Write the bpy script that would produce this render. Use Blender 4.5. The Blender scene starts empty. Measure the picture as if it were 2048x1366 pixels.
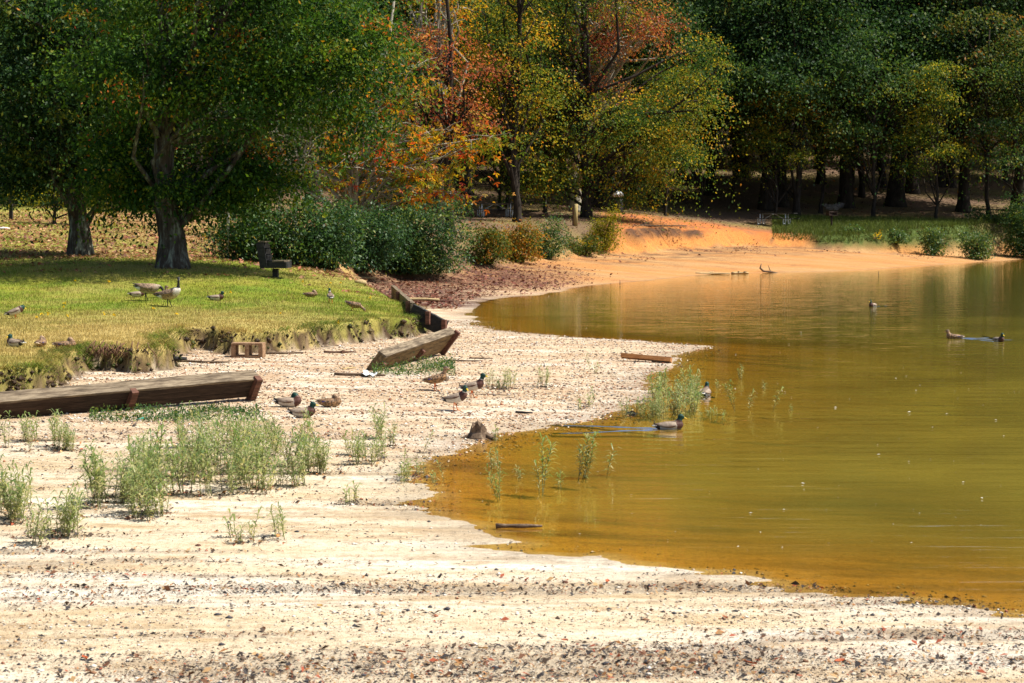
import bpy, math, random
import numpy as np
from mathutils import Vector, Matrix

# ------------------------------------------------------------------ camera, sky, sun
SC = bpy.context.scene
COL = SC.collection
R = math.radians
FPX, CX, CY, HZ, CAMH = 4000.0, 1024.0, 683.0, 413.0, 3.3      # focal length and horizon in photo pixels
PITCH = math.atan((CY - HZ) / FPX)
cam_d = bpy.data.cameras.new('camera'); cam = bpy.data.objects.new('camera', cam_d); COL.objects.link(cam)
cam.location = (0, 0, CAMH); cam.rotation_euler = (math.pi / 2 - PITCH, 0, 0)
cam_d.sensor_width = 36; cam_d.lens = 36 * FPX / 2048; cam_d.clip_start = 0.5; cam_d.clip_end = 2000
cam_d.dof.use_dof = True; cam_d.dof.focus_distance = 34; cam_d.dof.aperture_fstop = 5.6
SC.camera = cam
SUN_AZ, SUN_EL = 88.0, 57.0                                     # degrees right of the view axis, above the horizon
w = bpy.data.worlds.new('World'); SC.world = w; w.use_nodes = True
nt = w.node_tree; nt.nodes.clear()
sky = nt.nodes.new('ShaderNodeTexSky'); sky.sky_type = 'NISHITA'; sky.sun_disc = False
sky.sun_elevation = R(SUN_EL); sky.sun_rotation = R(SUN_AZ); sky.air_density = 1.0; sky.dust_density = 1.5
bg = nt.nodes.new('ShaderNodeBackground'); bg.inputs[1].default_value = 0.075
wo = nt.nodes.new('ShaderNodeOutputWorld')
nt.links.new(sky.outputs[0], bg.inputs[0]); nt.links.new(bg.outputs[0], wo.inputs[0])
sd_ = bpy.data.lights.new('sun', 'SUN'); sun = bpy.data.objects.new('sun', sd_); COL.objects.link(sun)
sd_.energy = 5.0; sd_.angle = R(0.5); sd_.color = (1.0, 0.94, 0.82)
sv = Vector((math.sin(R(SUN_AZ)) * math.cos(R(SUN_EL)), math.cos(R(SUN_AZ)) * math.cos(R(SUN_EL)), math.sin(R(SUN_EL))))
sun.rotation_euler = sv.to_track_quat('Z', 'Y').to_euler(); sun.location = (30, 30, 60)
SC.view_settings.view_transform = 'Standard'; SC.view_settings.look = 'None'
SC.view_settings.exposure = 0.75; SC.view_settings.gamma = 1.0
SC.render.engine = 'CYCLES'
cy = SC.cycles
cy.max_bounces = 6; cy.diffuse_bounces = 3; cy.glossy_bounces = 3; cy.transmission_bounces = 4; cy.transparent_max_bounces = 6
cy.caustics_reflective = False; cy.caustics_refractive = False; cy.sample_clamp_indirect = 4.0
cy.use_denoising = True

# ------------------------------------------------------------------ numpy helpers
rng = np.random.default_rng(7)
random.seed(7)
def sstep(a, b, x):
    t = np.clip((x - a) / (b - a), 0, 1); return t * t * (3 - 2 * t)
def _hash(ix, iy, s):
    h = (ix.astype(np.int64) * 374761393 + iy.astype(np.int64) * 668265263 + s * 1442695041) & 0xffffffff
    h = ((h ^ (h >> 13)) * 1274126177) & 0xffffffff
    return ((h ^ (h >> 16)) & 0xffffff) / float(0xffffff)
def vnoise(x, y, s=0):
    x0 = np.floor(x); y0 = np.floor(y); fx = x - x0; fy = y - y0
    fx = fx * fx * (3 - 2 * fx); fy = fy * fy * (3 - 2 * fy)
    a = _hash(x0, y0, s); b = _hash(x0 + 1, y0, s); c = _hash(x0, y0 + 1, s); d = _hash(x0 + 1, y0 + 1, s)
    return (a * (1 - fx) + b * fx) * (1 - fy) + (c * (1 - fx) + d * fx) * fy
def fbm(x, y, s=0, o=4):
    v = 0; a = 0.5; t = 0
    for k in range(o):
        v = v + a * vnoise(x * 2 ** k, y * 2 ** k, s + k * 17); t += a; a *= 0.5
    return v / t - 0.5
def ray(px, py):
    dx = (px - CX) / FPX; dz = -(py - CY) / FPX
    ca, sa = math.cos(PITCH), math.sin(PITCH)
    return np.array([dx, ca + dz * sa, -sa + dz * ca])
def on_plane(px, py, z):
    r = ray(px, py); t = (z - CAMH) / r[2]
    return (r[0] * t, r[1] * t)
def poly_sd(x, y, P):
    """signed distance to polygon P, positive inside"""
    x = np.asarray(x, float); y = np.asarray(y, float)
    best = np.full(x.shape, 1e18); ins = np.zeros(x.shape, bool)
    n = len(P)
    for i in range(n):
        x0, y0 = P[i]; x1, y1 = P[(i + 1) % n]
        ex, ey = x1 - x0, y1 - y0; L = ex * ex + ey * ey + 1e-12
        t = np.clip(((x - x0) * ex + (y - y0) * ey) / L, 0, 1)
        d = (x - x0 - t * ex) ** 2 + (y - y0 - t * ey) ** 2
        best = np.minimum(best, d)
        c = ((y0 > y) != (y1 > y))
        if abs(ey) > 1e-12:
            ins ^= c & (x < ex * (y - y0) / ey + x0)
    s = np.sqrt(best)
    return np.where(ins, s, -s)

# ------------------------------------------------------------------ the lie of the land
WPX = [(2048, 1229), (2000, 1222), (1940, 1206), (1850, 1196), (1800, 1186), (1700, 1191), (1665, 1180), (1600, 1170),
       (1540, 1164), (1500, 1148), (1400, 1143), (1330, 1137), (1230, 1126), (1200, 1113), (1130, 1114), (1060, 1110), (990, 1101),
       (925, 1094), (960, 1089), (1035, 1083), (975, 1072), (940, 1052), (880, 1040), (895, 1026), (845, 1008), (865, 985), (838, 962),
       (845, 940), (880, 915), (930, 896), (960, 881), (1010, 868), (1080, 856), (1180, 841), (1230, 823), (1280, 806),
       (1312, 794), (1305, 772), (1283, 760), (1300, 748), (1340, 738), (1352, 712), (1390, 701), (1422, 692), (1330, 684), (1200, 677), (1080, 668),
       (990, 660), (960, 646), (940, 626), (958, 606), (1000, 596), (1080, 590), (1190, 570), (1300, 560), (1400, 550),
       (1540, 545), (1700, 541), (1850, 531), (2048, 518)]
WPOLY = [on_plane(a, b, 0) for a, b in WPX] + [(60, 150), (120, 150), (120, 10), (14, 12.0)]
UPX = [(-300, 860, .25), (0, 797, .2), (100, 781, .2), (150, 758, .2), (200, 738, .2), (270, 746, .2), (335, 736, .2), (350, 706, .2),
       (400, 700, .2), (460, 708, .2), (540, 702, .2), (640, 694, .2), (700, 684, .2), (760, 672, .2), (830, 664, .2), (868, 655, .2),
       (850, 640, .2), (825, 623, .25), (800, 603, .3), (783, 586, .35), (768, 573, .4), (775, 562, .45), (800, 553, .5), (900, 546, .6),
       (1000, 526, .8), (1100, 515, .85)]
UPOLY = [on_plane(a, b, c) for a, b, c in UPX] + [((a - CX) / FPX * d, d) for a, d in ((1180, 102), (1235, 106), (1300, 107.5), (1400, 112.5), (1500, 117.5), (1600, 119), (1800, 120), (2048, 130), (2500, 140))] + [(130, 190), (220, 700), (-300, 700), (-120, 40)]
CTRL = []
for px, rows in {
    -500: [(30, .62), (45, .80), (59, 1.4), (70, 1.9), (100, 3.3), (130, 5), (180, 9)],
    150: [(33, .60), (37, .62), (45, .68), (52, .88), (59, 1.4), (68, 1.75), (85, 2.6), (100, 3.25), (130, 5), (180, 9)],
    400: [(41, .62), (46, .68), (52, .86), (59, 1.35), (68, 1.65), (85, 2.4), (100, 3.0), (130, 5)],
    600: [(44, .58), (48, .68), (52, .80), (60, 1.15), (68, 1.42), (85, 2.2), (100, 2.8), (130, 4.6), (180, 9)],
    730: [(46, .58), (52, .64), (60, .75), (68, .92), (76, 1.3), (90, 2.1)],
    860: [(76, .8), (84, 1.3), (95, 2.1)],
    1000: [(92, 1.25), (100, 1.95), (115, 2.85), (140, 4.8), (180, 9)],
    1240: [(109, 2.25), (115, 2.7), (140, 4.4), (180, 9)],
    1400: [(114.5, 1.95), (119, 2.3)],
    1540: [(120, 1.75), (126, 2.2), (150, 5.2), (180, 9)],
    1900: [(124, 2.0), (130, 2.3), (150, 4.5), (180, 8.5)],
    2600: [(140, 2.2), (180, 7)]}.items():
    for d, z in rows: CTRL.append(((px - CX) / FPX * d, d, z))
for x in (-220, -110, 0, 110, 220):
    CTRL += [(x, 250, 24), (x, 350, 52), (x, 480, 90)]
CTRL = np.array(CTRL)
def _tps_fit(C):
    n = len(C); X = C[:, :2] / 100
    r2 = ((X[:, None] - X[None]) ** 2).sum(-1)
    K = np.where(r2 > 0, r2 * np.log(r2 + 1e-20), 0) + np.eye(n) * 1e-4
    P = np.c_[np.ones(n), X]
    A = np.block([[K, P], [P.T, np.zeros((3, 3))]])
    return np.linalg.solve(A, np.r_[C[:, 2], 0, 0, 0])
_TW = _tps_fit(CTRL)
def upland(x, y):
    X = np.asarray(x, float) / 100; Y = np.asarray(y, float) / 100
    z = _TW[-3] + _TW[-2] * X + _TW[-1] * Y
    for i in range(len(CTRL)):
        r2 = (X - CTRL[i, 0] / 100) ** 2 + (Y - CTRL[i, 1] / 100) ** 2
        z = z + _TW[i] * r2 * np.log(r2 + 1e-20)
    return z
def land(x, y, full=False):
    x = np.asarray(x, float); y = np.asarray(y, float)
    sw = -poly_sd(x, y, WPOLY)
    su = poly_sd(x, y, UPOLY)
    near = 1 - sstep(55, 75, y)
    su = su + near * (1.1 * fbm(x * .8, y * .8, 3) + .38 * fbm(x * 3.0, y * 3.0, 5, 5)) + (1 - near) * (2.2 * fbm(x * .35, y * .35, 4) + .5 * fbm(x * 2, y * 2, 8))
    k = 0.028 + 0.092 * sstep(62, 104, y)
    cap = 0.30 + 1.6 * sstep(70, 100, y)
    b = cap * (1 - np.exp(-np.maximum(sw, 0) * k / cap))
    dk = np.where(y < 60, 0.075, 0.13)
    b = np.where(sw < 0, -1.3 * (1 - np.exp(sw * dk / 1.3)), b)
    # ruts and ripples that run along the shore
    rut = fbm(x * 0.22 + 5, (y - .10 * x) * 1.9, 21, 4)
    fine = fbm(x * 2.5, y * 6, 31, 3)
    nearw = 1 - sstep(30, 60, y)
    b = b + nearw * (0.030 * rut + 0.012 * fine + .012 * fbm(x * .16, (y - .13 * x) * 6.5, 26, 3)) + (1 - nearw) * .05 * fbm(x * .4, y * .8, 12)
    wid = np.interp(y, [0, 54, 62, 72, 100, 106, 200], [.24, .24, 1.2, 3, 3, 1.3, 1.3])
    t = sstep(0, 1, su / wid)
    zu = upland(x, y) + .10 * fbm(x * .5, y * .5, 41) + .05 * fbm(x * 2, y * 2, 43)
    zu = np.maximum(zu, b + .02)
    z = b + (zu - b) * t
    if full: return z, sw, su, t
    return z
def at(px, py, lo=4.0, hi=300.0):
    """the point of the land seen at a photo pixel (first hit along the sight line)"""
    r = ray(px, py)
    ts = np.geomspace(lo, hi, 1500)
    P = np.array([0, 0, CAMH])[None] + ts[:, None] * r[None]
    zz = np.maximum(land(P[:, 0], P[:, 1]), -9)
    hit = np.nonzero(P[:, 2] < zz)[0]
    if len(hit) == 0: return Vector(P[-1])
    i = hit[0]; a, b_ = ts[max(i - 1, 0)], ts[i]
    for _ in range(14):
        m = (a + b_) / 2; p = np.array([0, 0, CAMH]) + m * r
        if p[2] < float(land(p[0], p[1])): b_ = m
        else: a = m
    p = np.array([0, 0, CAMH]) + b_ * r
    return Vector((p[0], p[1], float(land(p[0], p[1]))))
def at_water(px, py):
    x, y = on_plane(px, py, 0); return Vector((x, y, 0))
def at_depth(px, d):
    x = (px - CX) / FPX * d
    return Vector((x, d, float(land(x, d))))
def px_z(py, d):
    """height above the water of a photo row at a given depth"""
    return CAMH - (py - HZ) * d / FPX

# ------------------------------------------------------------------ objects and meshes
def tag(o, label=None, cat=None, group=None, kind=None):
    if label: o['label'] = label
    if cat: o['category'] = cat
    if group: o['group'] = group
    if kind: o['kind'] = kind
    return o
def empty(name, loc=(0, 0, 0), rz=0.0, label=None, cat=None, group=None):
    o = bpy.data.objects.new(name, None); COL.objects.link(o); o.location = loc; o.rotation_euler = (0, 0, rz)
    o.empty_display_size = .2
    return tag(o, label, cat, group)
def copy_tree(o, parent=None):
    c = o.copy(); COL.objects.link(c)
    if parent is not None: c.parent = parent
    for ch in o.children: copy_tree(ch, c)
    return c
def np_mesh(name, V, F, mat=None, smooth=False, fattr=None, vcol=None, vattr=None):
    """F: (n,k) int array, all faces with k corners"""
    V = np.asarray(V, np.float32); F = np.asarray(F, np.int32)
    me = bpy.data.meshes.new(name); n, k = F.shape
    me.vertices.add(len(V)); me.vertices.foreach_set('co', V.ravel())
    me.loops.add(n * k); me.loops.foreach_set('vertex_index', F.ravel())
    me.polygons.add(n); me.polygons.foreach_set('loop_start', np.arange(0, n * k, k, dtype=np.int32))
    if smooth: me.polygons.foreach_set('use_smooth', np.ones(n, bool))
    for an, av in (fattr or {}).items():
        a = me.attributes.new(an, 'FLOAT', 'FACE'); a.data.foreach_set('value', np.asarray(av, np.float32))
    for an, av in (vattr or {}).items():
        a = me.attributes.new(an, 'FLOAT', 'POINT'); a.data.foreach_set('value', np.asarray(av, np.float32))
    if vcol is not None:
        a = me.attributes.new('Col', 'FLOAT_COLOR', 'POINT')
        a.data.foreach_set('color', np.c_[vcol, np.ones(len(vcol))].astype(np.float32).ravel())
    me.update(calc_edges=True)
    if mat: me.materials.append(mat)
    return me
def obj(name, me, parent=None, loc=None):
    o = bpy.data.objects.new(name, me); COL.objects.link(o)
    if parent is not None: o.parent = parent
    if loc is not None: o.location = loc
    return o
class MB:
    """collects boxes, tubes and lofts for ONE mesh"""
    def __init__(s): s.v = []; s.f = []
    def box(s, c, size, rot=None, taper=1.0, jit=0.0):
        b = len(s.v); c = Vector(c); rot = rot or Matrix.Identity(3)
        for z in (-1, 1):
            for x, y in ((-1, -1), (1, -1), (1, 1), (-1, 1)):
                k = taper if z > 0 else 1
                p = Vector((x * size[0] / 2 * k, y * size[1] / 2 * k, z * size[2] / 2))
                if jit: p += Vector([random.uniform(-jit, jit) for _ in range(3)])
                s.v.append(tuple(c + rot @ p))
        s.f += [tuple(b + i for i in q) for q in ((3, 2, 1, 0), (4, 5, 6, 7), (0, 1, 5, 4), (1, 2, 6, 5), (2, 3, 7, 6), (3, 0, 4, 7))]
        return s
    def beam(s, p0, p1, wd, ht, up=(0, 0, 1), seg=1, wob=0.0):
        p0, p1 = Vector(p0), Vector(p1); d = (p1 - p0); L = d.length; d.normalize()
        side = d.cross(Vector(up)).normalized(); u = side.cross(d).normalized()
        b = len(s.v)
        for i in range(seg + 1):
            c = p0.lerp(p1, i / seg)
            for x, z in ((-1, -1), (1, -1), (1, 1), (-1, 1)):
                j = Vector([random.uniform(-wob, wob) for _ in range(3)])
                s.v.append(tuple(c + side * x * wd / 2 + u * z * ht / 2 + j))
        for i in range(seg):
            for q in range(4):
                s.f.append((b + 4 * i + q, b + 4 * i + (q + 1) % 4, b + 4 * i + 4 + (q + 1) % 4, b + 4 * i + 4 + q))
        s.f.append((b + 3, b + 2, b + 1, b)); e = b + 4 * seg; s.f.append((e, e + 1, e + 2, e + 3))
        return s
    def tube(s, pts, rad, n=6, squash=1.0, cap=True, rough=0.0, up=None):
        pts = [Vector(p) for p in pts]; b = len(s.v); m = len(pts)
        if not hasattr(rad, '__len__'): rad = [rad] * m
        prev = None
        for i, p in enumerate(pts):
            t = (pts[min(i + 1, m - 1)] - pts[max(i - 1, 0)]).normalized()
            ref = Vector((0, 0, 1)) if abs(t.z) < .9 else Vector((0, 1, 0))
            if prev is None: a = t.cross(ref).normalized()
            else: a = (prev - t * prev.dot(t)).normalized()
            prev = a; c = t.cross(a)
            for k in range(n):
                th = 2 * math.pi * k / n; rr = rad[i] * (1 + random.uniform(-rough, rough))
                s.v.append(tuple(p + a * math.cos(th) * rr + c * math.sin(th) * rr * squash))
        for i in range(m - 1):
            for k in range(n):
                s.f.append((b + i * n + k, b + i * n + (k + 1) % n, b + (i + 1) * n + (k + 1) % n, b + (i + 1) * n + k))
        if cap:
            s.f.append(tuple(b + k for k in range(n - 1, -1, -1))); s.f.append(tuple(b + (m - 1) * n + k for k in range(n)))
        return s
    def mesh(s, name, mat=None, smooth=False):
        me = bpy.data.meshes.new(name); me.from_pydata(s.v, [], s.f); me.update()
        if smooth: me.polygons.foreach_set('use_smooth', np.ones(len(me.polygons), bool))
        if mat: me.materials.append(mat)
        return me
    def build(s, name, mat, parent=None, smooth=False, loc=None): return obj(name, s.mesh(name, mat, smooth), parent, loc)

# ------------------------------------------------------------------ materials
def new_mat(name):
    m = bpy.data.materials.new(name); m.use_nodes = True; m.node_tree.nodes.clear(); return m, m.node_tree
def N(t, kind, **kw):
    n = t.nodes.new(kind)
    for k, v in kw.items():
        if k == 'inp':
            for a, b in v.items(): n.inputs[a].default_value = b
        else: setattr(n, k, v)
    return n
def ramp(t, stops, interp='LINEAR'):
    r = t.nodes.new('ShaderNodeValToRGB'); r.color_ramp.interpolation = interp
    e = r.color_ramp.elements
    while len(e) < len(stops): e.new(0.5)
    for el, (p, c) in zip(e, stops): el.position = p; el.color = (*c, 1)
    return r
def grain_mat(name, stops, scale=(4, 4, 4), rough=.85, bump=.3, detail=6, spec=.3, dist=.02, metallic=0.0, noise=3.0):
    """solid material whose colour runs over the ramp 'stops' with stretched noise"""
    m, t = new_mat(name); L = t.links.new
    tc = N(t, 'ShaderNodeTexCoord'); mp = N(t, 'ShaderNodeMapping'); mp.inputs['Scale'].default_value = scale
    nz = N(t, 'ShaderNodeTexNoise', inp={'Scale': noise, 'Detail': detail, 'Roughness': .65})
    rp = ramp(t, stops); bs = N(t, 'ShaderNodeBsdfPrincipled', inp={'Roughness': rough, 'Specular IOR Level': spec, 'Metallic': metallic})
    out = N(t, 'ShaderNodeOutputMaterial')
    L(tc.outputs['Object'], mp.inputs[0]); L(mp.outputs[0], nz.inputs[0]); L(nz.outputs[0], rp.inputs[0]); L(rp.outputs[0], bs.inputs['Base Color'])
    if bump:
        bp = N(t, 'ShaderNodeBump', inp={'Strength': bump, 'Distance': dist}); L(nz.outputs[0], bp.inputs['Height']); L(bp.outputs[0], bs.inputs['Normal'])
    L(bs.outputs[0], out.inputs[0]); return m
def leaf_mat(name, stops, trans=.4, rough=.55, spec=.15, tscale=1.5):
    """leaf colour by the per-leaf 'tone' attribute; thin leaf: part of the light passes through"""
    m, t = new_mat(name); L = t.links.new
    at_ = N(t, 'ShaderNodeAttribute', attribute_name='tone'); rp = ramp(t, stops)
    bs = N(t, 'ShaderNodeBsdfPrincipled', inp={'Roughness': rough, 'Specular IOR Level': spec})
    tr = N(t, 'ShaderNodeBsdfTranslucent'); mx = N(t, 'ShaderNodeMixShader', inp={0: trans})
    gm = N(t, 'ShaderNodeMixRGB', blend_type='MULTIPLY', inp={0: 1.0, 2: (tscale, tscale, tscale * .6, 1)})
    out = N(t, 'ShaderNodeOutputMaterial')
    L(at_.outputs['Fac'], rp.inputs[0]); L(rp.outputs[0], bs.inputs['Base Color']); L(rp.outputs[0], gm.inputs[1]); L(gm.outputs[0], tr.inputs[0])
    L(bs.outputs[0], mx.inputs[1]); L(tr.outputs[0], mx.inputs[2]); L(mx.outputs[0], out.inputs[0]); return m
def col_mat(name, rough=.8, spec=.3, trans=0.0, mottle=0.0, mscale=60, bump=0.0):
    """colour from the 'Col' point attribute with fine mottling"""
    m, t = new_mat(name); L = t.links.new
    at_ = N(t, 'ShaderNodeAttribute', attribute_name='Col'); bs = N(t, 'ShaderNodeBsdfPrincipled', inp={'Roughness': rough, 'Specular IOR Level': spec})
    out = N(t, 'ShaderNodeOutputMaterial'); src = at_.outputs['Color']
    if mottle or bump:
        tc = N(t, 'ShaderNodeTexCoord'); nz = N(t, 'ShaderNodeTexNoise', inp={'Scale': mscale, 'Detail': 4})
        L(tc.outputs['Object'], nz.inputs[0])
    if mottle:
        mt = N(t, 'ShaderNodeAttribute', attribute_name='mot')
        rp = ramp(t, [(.36, (.12, .12, .12)), (.5, (1, 1, 1)), (.64, (1.9, 1.8, 1.7))]); L(nz.outputs[0], rp.inputs[0])
        mx = N(t, 'ShaderNodeMixRGB', blend_type='MULTIPLY'); L(mt.outputs['Fac'], mx.inputs[0]); L(src, mx.inputs[1]); L(rp.outputs[0], mx.inputs[2]); src = mx.outputs[0]
    if bump:
        bp = N(t, 'ShaderNodeBump', inp={'Strength': bump, 'Distance': .01}); L(nz.outputs[0], bp.inputs['Height']); L(bp.outputs[0], bs.inputs['Normal'])
    L(src, bs.inputs['Base Color'])
    if trans:
        tr = N(t, 'ShaderNodeBsdfTranslucent'); mx2 = N(t, 'ShaderNodeMixShader', inp={0: trans}); L(src, tr.inputs[0])
        L(bs.outputs[0], mx2.inputs[1]); L(tr.outputs[0], mx2.inputs[2]); L(mx2.outputs[0], out.inputs[0])
    else: L(bs.outputs[0], out.inputs[0])
    return m
# ------------------------------------------------------------------ ground: one sheet to the horizon
def lerp3(a, b, t): return a + (b - a) * t[:, None]
C3 = lambda *c: np.array(c, float)[None]
def lawn_colour(x, y):
    n1 = fbm(x * .35, y * .35, 101) * 2; n2 = fbm(x * 1.2, y * 1.2, 102) * 2
    green = C3(.150, .215, .018); straw = C3(.46, .355, .125); ygreen = C3(.26, .26, .03)
    c = np.repeat(green, len(x), 0)
    c = lerp3(c, np.repeat(ygreen, len(x), 0), np.clip(.45 + n2 * .9, 0, 1))
    band = np.interp(y, [30, 36, 44, 47.5, 50, 56, 66, 80, 100], [.45, .75, .8, .45, .08, .0, .3, .4, .35])
    c = lerp3(c, np.repeat(straw, len(x), 0), np.clip(band + n1 * .55 + n2 * .25, 0, 1))
    return c
def ground_colour(x, y, z, sw, su, t):
    n = len(x); px = CX + x / np.maximum(y, .1) * FPX
    rep = lambda *c: np.repeat(C3(*c), n, 0)
    nA = fbm(x * .25, y * 1.1, 51) * 2; nB = fbm(x * 1.3, y * 3.5, 52) * 2; nC = fbm(x * 7, y * 12, 53) * 2
    c = rep(.57, .47, .33)
    c = lerp3(c, rep(.70, .63, .52), np.clip(.3 + nA * 1.8, 0, 1))
    c = lerp3(c, rep(.40, .26, .12), np.clip(nB * 1.8 - .1, 0, 1) * .7)
    c = lerp3(c, rep(.30, .22, .14), np.clip(nC * 2.2 - .35, 0, 1) * .7)
    nT = fbm(x * .16, (y - .13 * x) * 6.5, 26, 3) * 2
    c = lerp3(c, rep(.36, .26, .15), np.clip(-nT * 2.2 - .25, 0, 1) * .65 * (1 - sstep(24, 30, y)))
    c = lerp3(c, rep(.52, .40, .24), np.clip(fbm(x * .35, y * .9, 57) * 4, 0, 1) * .6 * (1 - sstep(24, 30, y)))
    # dark silt and leaf mould gathered in the ruts
    rut = fbm(x * 0.22 + 5, (y - .10 * x) * 1.9, 21, 4)
    silt = np.clip((-rut - .085) * 9, 0, 1) * (1 - sstep(26, 34, y)) * np.clip(.4 + nB * 1.4, 0, 1)
    c = lerp3(c, rep(.085, .065, .048), silt * .32)
    # gravelly middle ground
    g = sstep(24, 30, y) * (1 - sstep(60, 75, y))
    c = lerp3(c, rep(.44, .31, .20), g * np.clip(.55 + nB, 0, 1))
    # far beach of orange sand
    f = sstep(58, 92, y)
    c = lerp3(c, lerp3(rep(.44, .255, .11), rep(.46, .215, .07), np.clip(.5 + nA * 1.5, 0, 1)), f)
    c = lerp3(c, rep(.24, .12, .06), f * np.clip(fbm(x * 1.1, y * 1.6, 58) * 5 - .35, 0, 1) * .5)
    # brown litter washed up below the bushes
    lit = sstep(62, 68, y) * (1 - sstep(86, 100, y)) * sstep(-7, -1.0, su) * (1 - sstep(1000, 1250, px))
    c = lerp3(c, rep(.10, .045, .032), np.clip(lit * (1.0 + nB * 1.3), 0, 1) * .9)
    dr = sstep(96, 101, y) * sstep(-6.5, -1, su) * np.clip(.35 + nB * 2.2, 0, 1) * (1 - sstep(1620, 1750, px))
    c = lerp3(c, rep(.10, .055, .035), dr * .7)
    # lake bed
    bed = lerp3(rep(.50, .30, .07), rep(.42, .28, .07), np.clip(.5 + nA, 0, 1))
    bed = lerp3(bed, rep(.12, .075, .025), np.clip(-nA * 1.4 + nB * .8 - .25, 0, 1) * .85)
    c = lerp3(c, bed, 1 - sstep(-.03, 0.002, z))
    # upland: lawn on the left, leaf mould in the woods, grass on the right bank
    la = lawn_colour(x, y)
    n4 = fbm(x * .22, y * .30, 61) * 2; n5 = fbm(x * 2.2, y * 2.2, 62) * 2
    leafy = sstep(62, 70, y) * np.clip(-.05 + n4 * 1.6 + n5 * .8, 0, 1)
    pink = sstep(70, 78, y) * sstep(230, 330, px) * (1 - sstep(96, 101, y))
    la = lerp3(la, rep(.30, .145, .08), np.clip(leafy * .75, 0, 1))
    la = lerp3(la, rep(.42, .20, .125), np.clip(pink * (.5 + n5), 0, 1) * .8)
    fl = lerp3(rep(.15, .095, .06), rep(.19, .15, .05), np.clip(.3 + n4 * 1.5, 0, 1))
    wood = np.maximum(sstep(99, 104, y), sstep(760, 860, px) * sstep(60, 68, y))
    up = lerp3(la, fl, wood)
    gr = sstep(1590, 1650, px) * (1 - sstep(126, 131, y))
    up = lerp3(up, rep(.07, .105, .02), gr)
    cl = sstep(96, 102, y) * sstep(1180, 1230, px) * (1 - sstep(1600, 1640, px)) * (1 - sstep(118, 124, y))
    up = lerp3(up, rep(.56, .17, .04), cl * np.clip(.75 + n5, 0, 1) * np.where(px > 1390, 1, .75))
    e = np.where(y < 60, sstep(.03, .12, t), sstep(.02, .55, t))
    c = lerp3(c, up, e)
    # raw earth on the cut bank of the lawn
    cut = sstep(-.22, -.06, su) * (1 - sstep(.93, .999, t)) * (1 - sstep(56, 62, y))
    c = lerp3(c, rep(.065, .038, .02), cut * np.clip(.7 + nC, 0, 1))
    cutf = sstep(.02, .1, t) * (1 - sstep(.8, 1, t)) * sstep(96, 100, y) * sstep(1190, 1230, px) * (1 - sstep(1600, 1640, px))
    c = lerp3(c, rep(.55, .22, .055), cutf * np.clip(.8 + n5 * .7, 0, 1))
    roots = sstep(.45, .75, t) * (1 - sstep(.97, 1, t)) * sstep(98, 101, y) * sstep(1225, 1260, px) * (1 - sstep(1390, 1420, px))  # dark soil and roots, plus painted shade under the lip of the clay bank
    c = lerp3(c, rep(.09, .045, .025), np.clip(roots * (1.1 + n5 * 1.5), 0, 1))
    return np.clip(c, .005, .9)
us = np.r_[np.linspace(-2.2, -.36, 36)[:-1], np.linspace(-.36, .36, 420), np.linspace(.36, 2.2, 36)[1:]]
ds = np.r_[np.linspace(1.0, 10, 14)[:-1], np.geomspace(10, 150, 940)[:-1], np.geomspace(150, 700, 60)]
U, D = np.meshgrid(us, ds); gx = (U * D).ravel(); gy = D.ravel()
gz, gsw, gsu, gt = land(gx, gy, True)
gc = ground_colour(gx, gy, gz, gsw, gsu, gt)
wet = (1 - sstep(.0, .035, gz)) * (gz > -.02)
ruts = fbm(gx * 0.22 + 5, (gy - .10 * gx) * 1.9, 21, 4)
wet = np.maximum(wet, np.clip((-ruts - .06) * 8, 0, 1) * (1 - sstep(24, 30, gy)) * .8)
def grid_faces(nr, nc):
    i = np.arange(nr - 1)[:, None] * nc + np.arange(nc - 1)[None]
    return np.stack([i, i + 1, i + nc + 1, i + nc], -1).reshape(-1, 4)
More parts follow.
